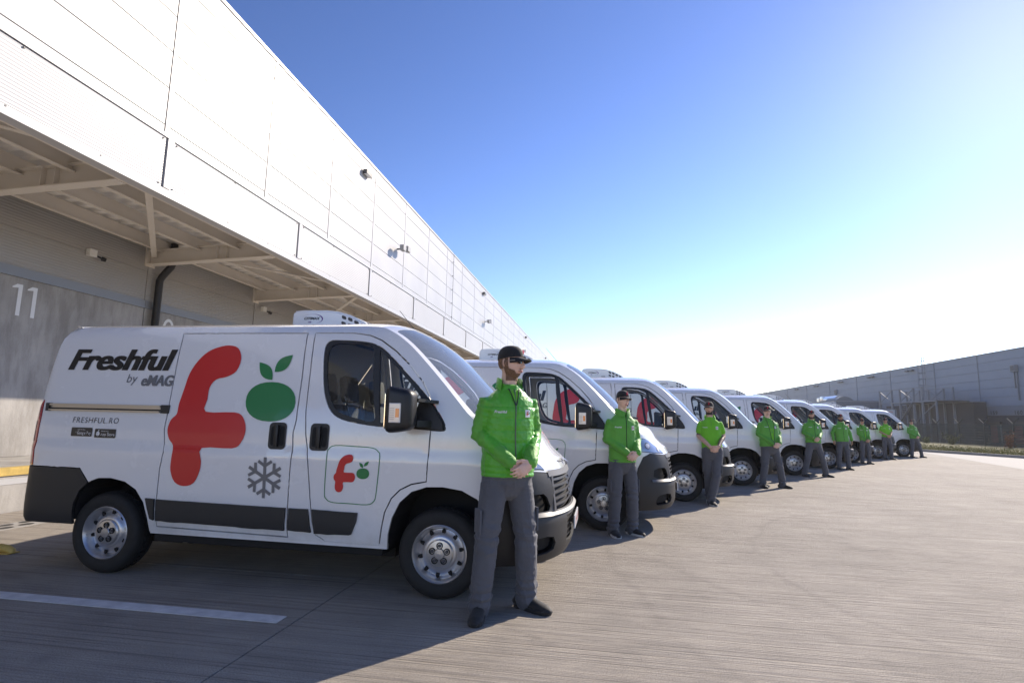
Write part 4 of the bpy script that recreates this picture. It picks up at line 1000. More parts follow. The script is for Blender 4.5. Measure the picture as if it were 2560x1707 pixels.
    def seat(y):
        st = empty('cab_seat', (0.45, y, 0.72), parent=van)
        m = MB().box(0.0, 0.48, -0.23, 0.23, 0.10, 0.28, bevel=0.05); m.build('seat_cushion', M_SEAT, st, True)
        b = MB().box(-0.10, 0.03, -0.23, 0.23, 0.2, 0.78, bevel=0.05).mesh('backrest', M_SEAT, True); b.transform(Matrix.Rotation(-0.14, 4, 'Y')); link('backrest', b, st)
        h = MB().box(-0.07, 0.03, -0.13, 0.13, 0.80, 1.06, bevel=0.045).mesh('headrest', M_SEAT, True); h.transform(Matrix.Rotation(-0.14, 4, 'Y')); link('headrest', h, st)
        MB().bar((-0.12, -0.16, 0.85), (0.10, -0.12, 0.25), 0.045, 0.006).build('seat_belt', M_DASH, st)
    for y in (-0.62, -0.16, 0.52): seat(y)
    ring = [(0, 0.19 * math.cos(a), 0.19 * math.sin(a)) for a in np.linspace(0, 2 * math.pi, 25)]
    sw = MB().tube(ring, 0.016, 8, False).bar((0, -.18, 0), (0, .18, 0), .03, .02).bar((0, 0, 0), (0, 0, -.18), .03, .02).mesh('steering_wheel', M_DASH, True); sw.transform(Matrix.Translation((1.17, 0.5, 1.18)) @ Matrix.Rotation(0.5, 4, 'Y')); link('steering_wheel', sw, van)
    # -------- wipers, aerial
    for a, b in (((1.74, -0.78), (1.70, 0.05)), ((1.75, -0.1), (1.70, 0.72))):
        p, q = Vector(Tp(*a)) + Vector((0.02, 0, .03)), Vector(Tp(*b)) + Vector((0.02, 0, .02))
        MB().bar(p, q, 0.02, 0.02).build('wiper', M_BLK, van)
    MB().tube([Tp(0.80, 0.35), Vector(Tp(0.80, 0.35)) + Vector((-0.22, 0, 0.26))], [0.005, 0.0025], 6).build('aerial', M_BLK, van)
    # -------- roof refrigeration unit with vented sloping front
    fr = empty('refrigeration_unit', parent=van)
    prof = [(-0.375, 2.20), (-0.365, 2.43), (-0.25, 2.44), (0.0, 2.437), (0.12, 2.425), (0.26, 2.385), (0.40, 2.32), (0.52, 2.235)]
    V = []; F = []; nP = len(prof); Y0, Y1 = -0.16, 0.72
    for y in (Y0, Y1):
        for x, z in prof: V.append((x, y, z))
    for i in range(nP - 1): F.append((i, i + 1, nP + i + 1, nP + i))
    F += [tuple(range(nP - 1, -1, -1)), tuple(range(nP, 2 * nP))]
    bm = bmesh.new(); vv = [bm.verts.new(v) for v in V]; [bm.faces.new([vv[i] for i in f]) for f in F]
    bmesh.ops.recalc_face_normals(bm, faces=bm.faces[:])
    bmesh.ops.bevel(bm, geom=[e for e in bm.edges if e.calc_face_angle(0) > 0.9], offset=0.02, segments=3, affect='EDGES')
    me = bpy.data.meshes.new('unit_cover'); bm.to_mesh(me); bm.free(); me.materials.append(M_PAINT); me.polygons.foreach_set('use_smooth', np.ones(len(me.polygons), dtype=bool)); sharp(me, 35)
    link('unit_cover', me, fr)
    zt = lambda x: float(np.interp(x, [p[0] for p in prof], [p[1] for p in prof]))
    def vent(pts3): link('vent', mk('vent', pts3, [tuple(range(len(pts3)))], principled('vent_dark_grey', (0.06, 0.06, 0.065), 0.7)), fr)
    for row, dz in enumerate((0.045, 0.105)):
        for k in range(5 - 2 * row):
            x = 0.17 + 0.068 * k; zc = zt(x + 0.025) - dz
            if zc > 2.245: vent([(a, Y0 - 0.002, b - 0.38 * (a - x - 0.025)) for a, b in rr(x, x + 0.05, zc - 0.017, zc + 0.017, 0.014, 3)])
    for k in range(4):                      # slots across the sloping front
        y = Y0 + 0.10 + 0.20 * k
        for (xa, xb) in ((0.22, 0.27), (0.38, 0.43)):
            vent([(xa, y, zt(xa) + .004), (xb, y, zt(xb) + .004), (xb, y + .09, zt(xb) + .004), (xa, y + .09, zt(xa) + .004)])
    MB().box(0.02, 0.10, Y0 - 0.004, Y0 - 0.001, 2.27, 2.288).build('unit_plate', M_LAMPG, fr)
    cz = 2.352
    V, F = text_mesh('CITIMAX', 0.05, 0.3, 0.002); V = np.array(V); V[:, 0] -= V[:, 0].min(); sx = 0.175 / V[:, 0].max()
    link('unit_lettering', mk('unit_lettering', [(-0.235 + a * sx, Y0 - 0.003, cz - 0.012 + b * 0.72) for a, b, _ in V], F, M_VBLK), fr)
    V, F = text_mesh('500', 0.03, 0.3, 0.001); V = np.array(V)
    link('unit_lettering', mk('unit_lettering', [(-0.19 + a * .7, Y0 - 0.003, cz - 0.045 + b * 0.7) for a, b, _ in V], F, M_PURPLE), fr)
    arc = []
    for k in range(15):
        a = math.radians(150 - 215 * k / 14); wv = 0.002 + 0.013 * math.exp(-((k - 8.5) / 3.2) ** 2)
        arc += [(-0.145 + 0.115 * math.cos(a), Y0 - 0.002, cz - 0.004 + 0.05 * math.sin(a)), (-0.145 + (0.115 - wv) * math.cos(a), Y0 - 0.002, cz - 0.004 + (0.05 - wv * .5) * math.sin(a))]
    link('unit_swoosh', mk('unit_swoosh', arc, [(2 * i, 2 * i + 2, 2 * i + 3, 2 * i + 1) for i in range(14)], M_PURPLE), fr)
    return van

VAN0 = build_van()
VAN_POS = [(0.0, 0.0), (1.25, 3.1), (2.68, 6.25), (4.37, 9.36), (6.54, 12.72), (8.54, 15.80), (10.68, 19.35), (13.27, 23.2), (15.53, 25.75)]
VAN_LAB = ['nearest white refrigerated delivery van, its whole side with logo and lettering in view',
           'white delivery van second from the camera, parked just behind the nearest one',
           'white delivery van third in the row, man leaning with crossed legs beside the next one',
           'white delivery van fourth in the row, behind the man in the bright green polo shirt with tattooed arm',
           'white delivery van fifth in the row, behind the stout man in an open green jacket',
           'white delivery van sixth in the row, behind the wide-legged bearded man',
           'white delivery van seventh in the row, behind the man with arms hanging down',
           'white delivery van eighth in the row, second last before the fence',
           'farthest white delivery van at the end of the row, nearest the fence']
VAN_LAB[2] = 'white delivery van third in the row, behind the second man, left of the polo man'
VAN_LAB[3] = 'white delivery van fourth in the row, behind the bearded man in bright green polo shirt'
for i in range(9): tag(VAN0, VAN_LAB[0], 'van', 'refrigerated delivery vans parked in a row')
_k = kid_map()
for i in range(1, 9):
    c = copy_tree(VAN0, None, _k); c.location = (*VAN_POS[i], 0.0); c.rotation_euler = (0, 0, math.radians((0, 0.5, -0.7, 0.4, -0.5, 0.9, -0.4, 0.7, -0.8)[i])); c['label'] = VAN_LAB[i]
# ---------------------------------------------------------------- people
M_SKIN = [principled('skin_fair', (0.76, 0.49, 0.38), 0.5, var=0.10, vscale=25, bump=0.08, bscale=120), principled('skin_light', (0.68, 0.42, 0.31), 0.5, var=0.10, vscale=25), principled('skin_tan', (0.50, 0.29, 0.19), 0.5, var=0.10, vscale=25)]
M_TATT = principled('tattooed_skin', (0.16, 0.10, 0.085), 0.55, var=0.6, vscale=35)
def fabric(name, col, bump, scale, rough, quilt=0.0):
    def f(nt, p, N, L):
        tc = nt.nodes.new('ShaderNodeTexCoord')
        n = nt.nodes.new('ShaderNodeTexNoise'); n.inputs['Scale'].default_value = 5; n.inputs['Detail'].default_value = 5; L(tc.outputs['Object'], n.inputs['Vector'])
        L(_ramp(nt, L, n.outputs[0], [(0.3, tuple(c * 0.90 for c in col)), (0.7, tuple(c * 1.08 for c in col))]), p.inputs['Base Color'])
        n2 = nt.nodes.new('ShaderNodeTexNoise'); n2.inputs['Scale'].default_value = scale; n2.inputs['Detail'].default_value = 3; n2.inputs['Distortion'].default_value = 0.6; L(tc.outputs['Object'], n2.inputs['Vector'])
        b = nt.nodes.new('ShaderNodeBump'); b.inputs['Strength'].default_value = bump; b.inputs['Distance'].default_value = 0.02; L(n2.outputs[0], b.inputs['Height'])
        n3 = nt.nodes.new('ShaderNodeTexNoise'); n3.inputs['Scale'].default_value = 300; L(tc.outputs['Object'], n3.inputs['Vector'])
        b2 = nt.nodes.new('ShaderNodeBump'); b2.inputs['Strength'].default_value = 0.12; b2.inputs['Distance'].default_value = 0.003; L(n3.outputs[0], b2.inputs['Height']); L(b.outputs[0], b2.inputs['Normal'])
        L(b2.outputs[0], p.inputs['Normal'])
        p.inputs['Sheen Weight'].default_value = 0.15
    return node_mat(name, f, rough)
M_JACK = fabric('green_softshell', (0.10, 0.36, 0.034), 0.26, 15, 0.6)
M_VEST = fabric('green_quilted_nylon', (0.085, 0.40, 0.020), 0.34, 24, 0.36)
M_POLO = fabric('bright_green_polo', (0.16, 0.52, 0.018), 0.30, 13, 0.8)
M_TROU = fabric('grey_work_trousers', (0.086, 0.090, 0.106), 0.40, 14, 0.75)
M_CAP = fabric('black_cap_cloth', (0.012, 0.012, 0.013), 0.1, 20, 0.85)
M_SHOE = fabric('black_shoe', (0.010, 0.010, 0.011), 0.1, 30, 0.7)
M_SOLEW = principled('white_sole', (0.62, 0.62, 0.62), 0.6)
M_ZIP = principled('zip_grey', (0.13, 0.15, 0.13), 0.4, metal=0.4)
M_ZIPD = principled('zip_dark', (0.012, 0.014, 0.012), 0.5)
HAIRS = {'brown': principled('hair_brown', (0.19, 0.105, 0.06), 0.7, var=0.5, vscale=90, bump=0.5, bscale=150), 'dark': principled('hair_dark', (0.040, 0.027, 0.020), 0.7, var=0.5, vscale=90, bump=0.5, bscale=150), 'grey': principled('hair_grey', (0.16, 0.14, 0.125), 0.7, var=0.4, vscale=90)}
M_EYE = principled('eye_dark', (0.16, 0.11, 0.09), 0.2)
M_LIP = principled('lip', (0.42, 0.18, 0.15), 0.45)
M_SHADES = principled('sunglass_lens', (0.008, 0.008, 0.009), 0.05, coat=1.0)

def etube(path, rad, n=20, hint=(0, -1, 0), cap=True, e_lim=9.0):
    """elliptic tube: rad = [(a across, b along hint)], rounded ends"""
    P = [Vector(p) for p in path]; R = [(r, r) if not isinstance(r, (tuple, list)) else r for r in rad]
    if cap:
        d0 = (P[0] - P[1]).normalized(); d1 = (P[-1] - P[-2]).normalized()
        e0 = min(min(R[0]), e_lim); e1 = min(min(R[-1]), e_lim)
        P = [P[0] + d0 * e0 * .95, P[0] + d0 * e0 * .7] + P + [P[-1] + d1 * e1 * .7, P[-1] + d1 * e1 * .95]
        R = [(R[0][0] * .3, R[0][1] * .3), (R[0][0] * .72, R[0][1] * .72)] + R + [(R[-1][0] * .72, R[-1][1] * .72), (R[-1][0] * .3, R[-1][1] * .3)]
    V = []; F = []
    for i, p in enumerate(P):
        d = (P[min(i + 1, len(P) - 1)] - P[max(i - 1, 0)]).normalized(); h = Vector(hint); h = h - d * h.dot(d)
        if h.length < 1e-3: h = Vector((1, 0, 0)) - d * d.x
        h.normalize(); s = d.cross(h)
        for k in range(n):
            a = 2 * math.pi * k / n; V.append(p + s * (math.cos(a) * R[i][0]) + h * (math.sin(a) * R[i][1]))
    m = len(P)
    for i in range(m - 1):
        for k in range(n): F.append((i * n + k, i * n + (k + 1) % n, (i + 1) * n + (k + 1) % n, (i + 1) * n + k))
    F.append(tuple(range(n - 1, -1, -1))); F.append(tuple(range((m - 1) * n, m * n)))
    return V, F
def ellipsoid(c, r, rot=None, n=16, m=10):
    V = []; F = []
    for j in range(1, m):
        t = math.pi * j / m
        for k in range(n):
            a = 2 * math.pi * k / n; V.append(Vector((r[0] * math.sin(t) * math.cos(a), r[1] * math.sin(t) * math.sin(a), r[2] * math.cos(t))))
    V += [Vector((0, 0, r[2])), Vector((0, 0, -r[2]))]
    for j in range(m - 2):
        for k in range(n): F.append((j * n + k, (j + 1) * n + k, (j + 1) * n + (k + 1) % n, j * n + (k + 1) % n))
    tp = len(V) - 2
    for k in range(n): F.append((tp, k, (k + 1) % n)); F.append((tp + 1, (m - 2) * n + (k + 1) % n, (m - 2) * n + k))
    if rot is not None: V = [rot @ v for v in V]
    return [v + Vector(c) for v in V], F

def remesh(V, F, voxel, smooth=3, fac=0.5):
    me = bpy.data.meshes.new('tmp'); me.from_pydata([tuple(v) for v in V], [], F); me.update()
    bm = bmesh.new(); bm.from_mesh(me); bmesh.ops.recalc_face_normals(bm, faces=bm.faces[:]); bm.to_mesh(me); bm.free()
    o = bpy.data.objects.new('tmp', me); COL.objects.link(o)
    r = o.modifiers.new('r', 'REMESH'); r.mode = 'VOXEL'; r.voxel_size = voxel; r.adaptivity = 0
    s = o.modifiers.new('s', 'SMOOTH'); s.factor = fac; s.iterations = smooth
    dg = bpy.context.evaluated_depsgraph_get(); dg.update()
    out = bpy.data.meshes.new_from_object(o.evaluated_get(dg))
    bpy.data.objects.remove(o, do_unlink=True); bpy.data.meshes.remove(me)
    return out
def co_of(me):
    a = np.empty(len(me.vertices) * 3); me.vertices.foreach_get('co', a); return a.reshape(-1, 3)
def no_of(me):
    a = np.empty(len(me.vertices) * 3); me.vertices.foreach_get('normal', a); return a.reshape(-1, 3)
def set_co(me, a): me.vertices.foreach_set('co', np.ascontiguousarray(a).ravel()); me.update()
def finish(me, name, mats):
    me.name = name; me.materials.clear()
    for m in (mats if isinstance(mats, (list, tuple)) else [mats]): me.materials.append(m)
    me.polygons.foreach_set('use_smooth', np.ones(len(me.polygons), dtype=bool)); me.update(); return me
def folds(P, seed, n=7, kmin=18, kmax=55, vert=2.0):
    """ridged pseudo noise of crossing folds, mostly lying across the vertical"""
    r = np.random.default_rng(seed); acc = np.zeros(len(P)); tot = 0
    for i in range(n):
        k = r.normal(size=3) * np.array([1, 1, vert]); k /= np.linalg.norm(k); f = r.uniform(kmin, kmax)
        w = r.normal(size=3) * 9; ph = r.uniform(0, 6.28)
        s = np.sin(P @ k * f + 1.3 * np.sin(P @ w + ph) + ph); acc += (1 - np.abs(s)) ** 3.0 * (kmin / f) ** .6; tot += (kmin / f) ** .6
    return acc / tot - 0.22

def hand(wrist, d, n_palm, t_side, curl=(0.35, 0.6, 0.5), spread=0.0, thumb=1.0, size=1.0):
    """palm plus five fingers: d = direction of the fingers, n_palm = side the fingers close to, t_side = towards the thumb"""
    W = Vector(wrist); d = Vector(d).normalized(); n = Vector(n_palm); n = (n - d * n.dot(d)).normalized(); t = Vector(t_side); t = (t - d * t.dot(d) - n * t.dot(n)).normalized()
    out = []; s = size
    out.append(etube([W - d * .03 * s, W + d * .02 * s, W + d * .055 * s, W + d * .088 * s], [(.026 * s, .021 * s), (.034 * s, .019 * s), (.041 * s, .0165 * s), (.040 * s, .014 * s)], 16, n))
    L = (0.070, 0.080, 0.074, 0.058)
    for k, off in enumerate((0.0325, 0.0110, -0.0105, -0.0315)):
        p = W + d * (.088 - .004 * abs(k - 1)) * s + t * off * s; dr = (d + t * (spread * (1.5 - k))).normalized(); pts = [p - d * .015 * s, p]; ang = 0
        for j, fr in enumerate((0.45, 0.31, 0.24)):
            ang += curl[j]; v = dr * math.cos(ang) + n * math.sin(ang); p = p + v * L[k] * fr * s; pts.append(p)
        r = (0.0084, 0.0087, 0.0083, 0.0074)[k] * s
        out.append(etube(pts, [r, r, r * .95, r * .88, r * .75], 10, n))
    p = W + d * .022 * s + t * .032 * s
    v1 = (t * .62 + d * .72 + n * .25).normalized(); v2 = (t * .15 * thumb + d * .9 + n * .45).normalized()
    out.append(etube([W + d * .012 * s + t * .018 * s, p, p + v1 * .036 * s, p + v1 * .036 * s + v2 * .030 * s], [.014 * s, .0145 * s, .0115 * s, .0095 * s], 10, n))
    return out

HS = 0.94
def head_parts(c, rotz, tilt=0.0):
    """head with brow, sockets, nose, lips, chin and ears, facing -y before rotation"""
    R = Matrix.Rotation(rotz, 3, 'Z') @ Matrix.Rotation(tilt, 3, 'X'); c = Vector(c)
    V, F = ellipsoid((0, 0, 0), (1, 1, 1), None, 48, 32)
    W = []
    for v in V:
        x, y, z = v
        px, py, pz = 0.077 * x, 0.099 * y, 0.122 * z
        if z < 0:
            k = (-z) ** 1.4; px *= 1 - 0.30 * k
            if y > 0: py *= 1 - 0.55 * k
            else: py *= 1 + 0.02 * k
        if y < 0:
            fr = -y
            for s in (-1, 1): py += 0.006 * fr * math.exp(-((px - s * .033) / .017) ** 2 - ((pz - .004) / .013) ** 2)
            py -= 0.005 * fr * math.exp(-((pz - .030) / .012) ** 2) * math.exp(-(px / .05) ** 2)
            for s in (-1, 1): py -= 0.004 * fr * math.exp(-((px - s * .045) / .018) ** 2 - ((pz + .025) / .018) ** 2)
            py += 0.004 * fr * math.exp(-((pz + .047) / .008) ** 2) * math.exp(-(px / .03) ** 2)
            py -= 0.010 * fr * math.exp(-((pz + .103) / .020) ** 2 - (px / .024) ** 2)
        W.append(Vector((px, py, pz)))
    parts = [(W, F)]
    parts.append(etube([(0, -.090, .022), (0, -.103, -.002), (0, -.117, -.026), (0, -.113, -.037), (0, -.094, -.044)], [(.008, .008), (.0095, .010), (.0125, .0115), (.0135, .010), (.010, .008)], 12, (0, -1, 0)))
    for s in (-1, 1):
        parts.append(ellipsoid((s * .013, -.103, -.037), (.0085, .010, .007)))
        parts.append(ellipsoid((s * .077, .012, -.004), (.009, .019, .031), Matrix.Rotation(s * .35, 3, 'Z')))
    parts.append(etube([(-.024, -.089, -.064), (-.010, -.098, -.061), (0, -.0985, -.0625), (.010, -.098, -.061), (.024, -.089, -.064)], [.004, .0055, .005, .0055, .004], 8))
    parts.append(etube([(-.020, -.090, -.070), (0, -.0975, -.0725), (.020, -.090, -.070)], [.004, .0068, .004], 8))
    tf = lambda p: R @ (Vector(p) * HS) + c
    return [([tf(v) for v in V], F) for V, F in parts], tf, R

def person(name_i, P):
    """P: dict of pose and clothing. local frame: facing -y, z up, base height 1.83"""
    root = empty('person', (*P['loc'], 0.0), P['rot']); sc = P['height'] / 1.862; root.scale = (sc, sc, sc)
    vx = P.get('voxel', 0.010); lean = P.get('lean', 0.0); hx = P.get('sway', 0.0)
    girth = P.get('girth', 1.0); seed = 11 * name_i + 3
    sh_y = lean * 1.0                                                      # shoulders move back with lean
    LY = lambda z: lean * max(0.0, (z - 0.9)) / 0.6; LX = lambda z: hx * max(0.0, z - 0.9)
    T = lambda x, y, z: (x + LX(z), y + LY(z), z)
    # ---- skeleton
    fL, fR = P['feet']; (lx, ly, la), (rx, ry, ra) = fL, fR                # person's left (+x) and right (-x) foot
    legs = {}
    for s, (ax, ay, aa) in ((1, (lx, ly, la)), (-1, (rx, ry, ra))):
        hip = Vector((s * .088, 0.005, .90)); ank = Vector((ax, ay + .0, P.get('ankz', {}).get(s, 0.085)))
        kn = hip.lerp(ank, 0.5) + Vector((math.sin(aa) * .03, -math.cos(aa) * .03, 0.0)) + Vector(P.get('knee', {}).get(s, (0, 0, 0)))
        legs[s] = (hip, kn, ank, aa)
    arms = {}
    pose = P.get('arms', 'clasp')
    for s in (1, -1):
        sh = Vector(T(s * .168 * (0.8 + .2 * girth), .005, 1.402))
        if pose == 'clasp':
            el = Vector(T(s * (.212 + P.get('elb', 0)) * (0.6 + .4 * girth), .022, 1.185)); wr = Vector((s * .062 + P.get('hx', 0), -.225 * (0.4 + .6 * girth) - (.030 if s > 0 else 0), 1.005 + P.get('hz', 0.0))); 
        else:
            el = Vector(T(s * .275, .03, 1.19)); wr = Vector(T(s * .285, -.045, .945))
        arms[s] = (sh, el, wr)
    # ---- body: one continuous skin surface
    B = []
    hz = 1.690; hc = Vector(T(P.get('headx', 0), -.022, hz))
    hp, htf, hR = head_parts(hc, P.get('head', 0.0), P.get('tilt', 0.0)); B += hp
    B.append(etube([T(0, .012, 1.44), T(0, .010, 1.52), T(0, .0, 1.60), hc + Vector((0, .02, -.03))], [(.075, .065), (.060, .060), (.053, .056), (.052, .058)], 24))
    tor = [(.88, .150, .095), (1.0, .145, .095), (1.15, .140, .095), (1.30, .15, .095), (1.38, .15, .095), (1.44, .10, .075)]
    B.append(etube([T(0, 0, z) for z, _, _ in tor], [(a * girth, b * girth) for _, a, b in tor], 24))
    for s in (1, -1):
        sh, el, wr = arms[s]; bd = (wr - el).normalized()
        B.append(etube([sh + Vector((-s * .06, 0, .0)), sh, sh.lerp(el, .5), el, el.lerp(wr, .35), wr], [.042, .046, .046, .042, .041, .028], 18))
        hip, kn, ank, aa = legs[s]
        B.append(etube([hip + Vector((0, 0, .03)), hip.lerp(kn, .5), kn, kn.lerp(ank, .35), ank, ank + Vector((0, 0, -.035))], [.085, .070, .052, .050, .036, .036], 16))
        if pose == 'clasp':
            if s > 0: H = hand(wr, Vector((-.80, -.10, -.52)), (-.35, .9, -.15), (-.5, -.2, .8), (.30, .55, .5))
            else: H = hand(wr, Vector((.78, -.02, -.60)), (.3, .95, .0), (.55, -.1, .8), (.25, .45, .45))
        else: H = hand(wr, Vector((0, -.12, -1)), (-s, .15, 0), (0, -1, 0), (.25, .35, .3))
        B += H
    V = []; F = []
    for v, f in B:
        n0 = len(V); V += v; F += [tuple(i + n0 for i in q) for q in f]
    me = remesh(V, F, P.get('bvox', .0062), 2, 0.35)
    body = link('body', finish(me, 'body', [M_SKIN[P.get('skin', 0)], M_LIP, M_TATT]), root)
    C = co_of(me); fc = np.empty(len(me.polygons) * 3); me.polygons.foreach_get('center', fc); fc = fc.reshape(-1, 3)
    hinv = hR.transposed(); loc = (fc - np.array(hc)) @ np.array(hR) / HS       # head-local coordinates of face centres
    mi = np.zeros(len(fc), np.int32)
    mi[(np.abs(loc[:, 0]) < .024) & (loc[:, 1] < -.09) & (np.abs(loc[:, 2] + .067) < .010)] = 1
    if P.get('tattoo'):
        for s in P['tattoo']:
            sh, el, wr = arms[s]; a, b = np.array(sh), np.array(el); c2 = np.array(wr)
            for p, q, f0, f1 in P['tattoo'][s]:
                p0, q0 = (a, b) if p == 'u' else (b, c2)
                t = ((fc - p0) @ (q0 - p0)) / ((q0 - p0) @ (q0 - p0)); dist = np.linalg.norm(fc - (p0 + np.clip(t, 0, 1)[:, None] * (q0 - p0)), axis=1)
                mi[(t > f0) & (t < f1) & (dist < .07)] = 2
    me.polygons.foreach_set('material_index', mi)
    # ---- hair and beard lifted from the head surface
    lv = (C - np.array(hc)) @ np.array(hR)
    def shell(mask_fn, name, mat, lift, jit=.0015):
        cen = loc; m = mask_fn(cen)
        idx = np.nonzero(m)[0]
        if len(idx) < 10: return
        polys = [tuple(me.polygons[i].vertices) for i in idx]; used = sorted({v for p in polys for v in p}); mp = {v: k for k, v in enumerate(used)}
        N = no_of(me); r = np.random.default_rng(seed)
        Vs = C[used] + N[used] * (lift + r.uniform(-jit, jit, (len(used), 1)))
        o = link(name, mk(name, Vs, [tuple(mp[v] for v in p) for p in polys], mat, True), root)
    bd = P.get('beard'); hcnm = P.get('hair', 'brown')
    if bd: 
        bl = P.get('beardlift', .006)
        def bmask(q):
            ax = np.abs(q[:, 0]); zl = np.where(q[:, 1] < -.055, -.079 + 1.3 * np.clip(ax - .027, 0, .018), -.056 + .42 * np.clip(q[:, 1] + .055, 0, .06))
            return ((q[:, 2] < zl) & (q[:, 2] > -.135) & (q[:, 1] < .012) & (q[:, 1] > -.13)) | ((ax < .030) & (np.abs(q[:, 2] + .0525) < .0048) & (q[:, 1] < -.085)) | ((q[:, 1] > -.024) & (q[:, 1] < .002) & (q[:, 2] < .02) & (q[:, 2] > -.06) & (ax > .05))
        shell(bmask, 'beard', HAIRS[bd], bl)
    shell(lambda q: (q[:, 2] > -.045) & (q[:, 2] < .05) & (q[:, 1] > .022) & (np.abs(q[:, 0]) > -1), 'hair', HAIRS[hcnm], .004)
    shell(lambda q: (q[:, 2] > -.012) & (q[:, 2] < .05) & (q[:, 1] > -.022) & (q[:, 1] <= .022) & (np.abs(q[:, 0]) > .06) & (np.abs(q[:, 0]) < .080), 'hair', HAIRS[hcnm], .003)
    hm = Matrix.Translation(hc) @ hR.to_4x4() @ Matrix.Scale(HS, 4)
    def put(name, mb, mat, smooth=True, ang=40):
        m2 = mb.mesh(name, mat, smooth, ang); m2.transform(hm); return link(name, m2, root)
    for s in (-1, 1):
        if not P.get('shades'):
            e = MB(); e.add(*ellipsoid((s * .032, -.0860, .004), (.0085, .004, .0028))); put('eye', e, M_EYE)
        b = MB(); b.tube([(s * .015, -.0985, .021), (s * .031, -.0985, .0255), (s * .048, -.0885, .021)], [.002, .0028, .0016], 6); put('eyebrow', b, HAIRS[hcnm])
    if P.get('shades'):
        g = empty('sunglasses', parent=root)
        for s in (-1, 1):
            pts = [(s * x, y, z) for x, y, z in ((.010, -.108, .014), (.034, -.106, .016), (.055, -.094, .013), (.056, -.092, .002), (.047, -.099, -.010), (.028, -.107, -.012), (.013, -.110, -.005))]
            m2 = mk('lens', pts, [tuple(range(7))], M_SHADES); m2.transform(hm); link('lens', m2, g)
            mb = MB().tube([(s * .057, -.092, .013), (s * .076, -.07, .012), (s * .081, .0, .008)], .0022, 6); m2 = mb.mesh('temple', M_ALU, True); m2.transform(hm); link('temple', m2, g)
        m2 = MB().tube([(-.012, -.109, .012), (0, -.112, .014), (.012, -.109, .012)], .002, 6).mesh('bridge', M_ALU, True); m2.transform(hm); link('bridge', m2, g)
    # ---- cap
    cp = empty('cap', parent=root)
    Vd = []; Fd = []; nn, mm = 32, 12
    for j in range(mm + 1):
        t = j / mm * math.pi / 2
        for k in range(nn):
            a = 2 * math.pi * k / nn; cz = math.cos(t); rx_, ry_ = .0835 * cz ** .70, (.104 if math.sin(a) < 0 else .107) * cz ** .70
            Vd.append((rx_ * math.cos(a), ry_ * math.sin(a) + .002, .032 + (.012 * math.sin(a) if j == 0 else 0) * -1 + .100 * math.sin(t) ** 0.95))
    for j in range(mm):
        for k in range(nn): Fd.append((j * nn + k, j * nn + (k + 1) % nn, (j + 1) * nn + (k + 1) % nn, (j + 1) * nn + k))
    m2 = mk('cap_crown', Vd, Fd, M_CAP, True); m2.transform(hm); link('cap_crown', m2, cp)
    Vb = []; Fb = []; nb, mb_ = 14, 6
    for lay in (0, 1):
        for j in range(mb_ + 1):
            for k in range(nb + 1):
                a = math.pi * (1.12 + .76 * k / nb); w = math.sin(math.pi * k / nb) ** .55
                rr_ = 1 + j / mb_ * .72 * w
                x = .0845 * math.cos(a) * (1 + .10 * j / mb_ * w); y = .104 * math.sin(a) * rr_
                Vb.append((x, y, .038 - .022 * (j / mb_) - 3.2 * x * x * (j / mb_ * .8 + .2) - .004 * lay))
    row = nb + 1; lay0 = (mb_ + 1) * row
    for j in range(mb_):
        for k in range(nb):
            q = (j * row + k, j * row + k + 1, (j + 1) * row + k + 1, (j + 1) * row + k); Fb.append(q); Fb.append(tuple(i + lay0 for i in q[::-1]))
    for k in range(nb): Fb.append((mb_ * row + k, mb_ * row + k + 1, lay0 + mb_ * row + k + 1, lay0 + mb_ * row + k))
    m2 = mk('cap_brim', Vb, Fb, M_CAP, True); m2.transform(hm); link('cap_brim', m2, cp)
    k = .052 / 1.195; lg = [((x + .60) * k, (z - 1.37) * k) for x, z in F_LOGO]
    Vl = [(x, -.099 - .012 * (1 - (z + .03) / .06) - .006 + .35 * z * 0 + abs(x) * .25, .088 + z) for x, z in lg]
    m2 = mk('cap_emblem', Vl, [tuple(range(len(Vl)))], M_VRED); m2.transform(hm); link('cap_emblem', m2, cp)
    # ---- trousers
    tr = []
    tr.append(etube([T(0, 0, z) for z in (.86, .92, .98, 1.03)], [(.180 * girth, .130 * girth), (.183 * girth, .132 * girth), (.178 * girth, .128 * girth), (.172 * girth, .124 * girth)], 28))
    for s in (1, -1):
        hip, kn, ank, aa = legs[s]; hem = ank + Vector((0, .012, -.03))
        tr.append(etube([hip + Vector((0, 0, .05)), hip + Vector((0, 0, -.03)), hip.lerp(kn, .5), kn, kn.lerp(ank, .4), kn.lerp(ank, .8), hem], [(.095 * girth, .116), (.098 * girth, .112), (.090, .096), (.079, .083), (.076, .080), (.073, .080), (.075, .084)], 24))
    V = []; F = []
    for v, f in tr:
        n0 = len(V); V += v; F += [tuple(i + n0 for i in q) for q in f]
    me = remesh(V, F, vx, 3, .5); C2 = co_of(me); N2 = no_of(me); z = C2[:, 2]
    w = .35 + 1.4 * np.exp(-((z - .14) / .10) ** 2) + .55 * np.exp(-((z - .50) / .12) ** 2) + .6 * np.exp(-((z - .86) / .06) ** 2)
    d = folds(C2, seed, 7, 22, 60, 2.4) * .021 * w
    ph = np.arctan2(C2[:, 0], C2[:, 1]); d += .007 * np.sin(z * 2 * np.pi / .055 + 1.3 * np.sin(2 * ph + seed)) * np.exp(-((z - .13) / .07) ** 2) + .004 * np.sin(z * 2 * np.pi / .08 + C2[:, 0] * 18 + seed) * np.exp(-((z - .52) / .10) ** 2)
    d -= .006 * np.exp(-((z - .515) / .006) ** 2) * (N2[:, 1] < .2)        # knee seam
    set_co(me, C2 + N2 * d[:, None]); link('trousers', finish(me, 'trousers', M_TROU), root)
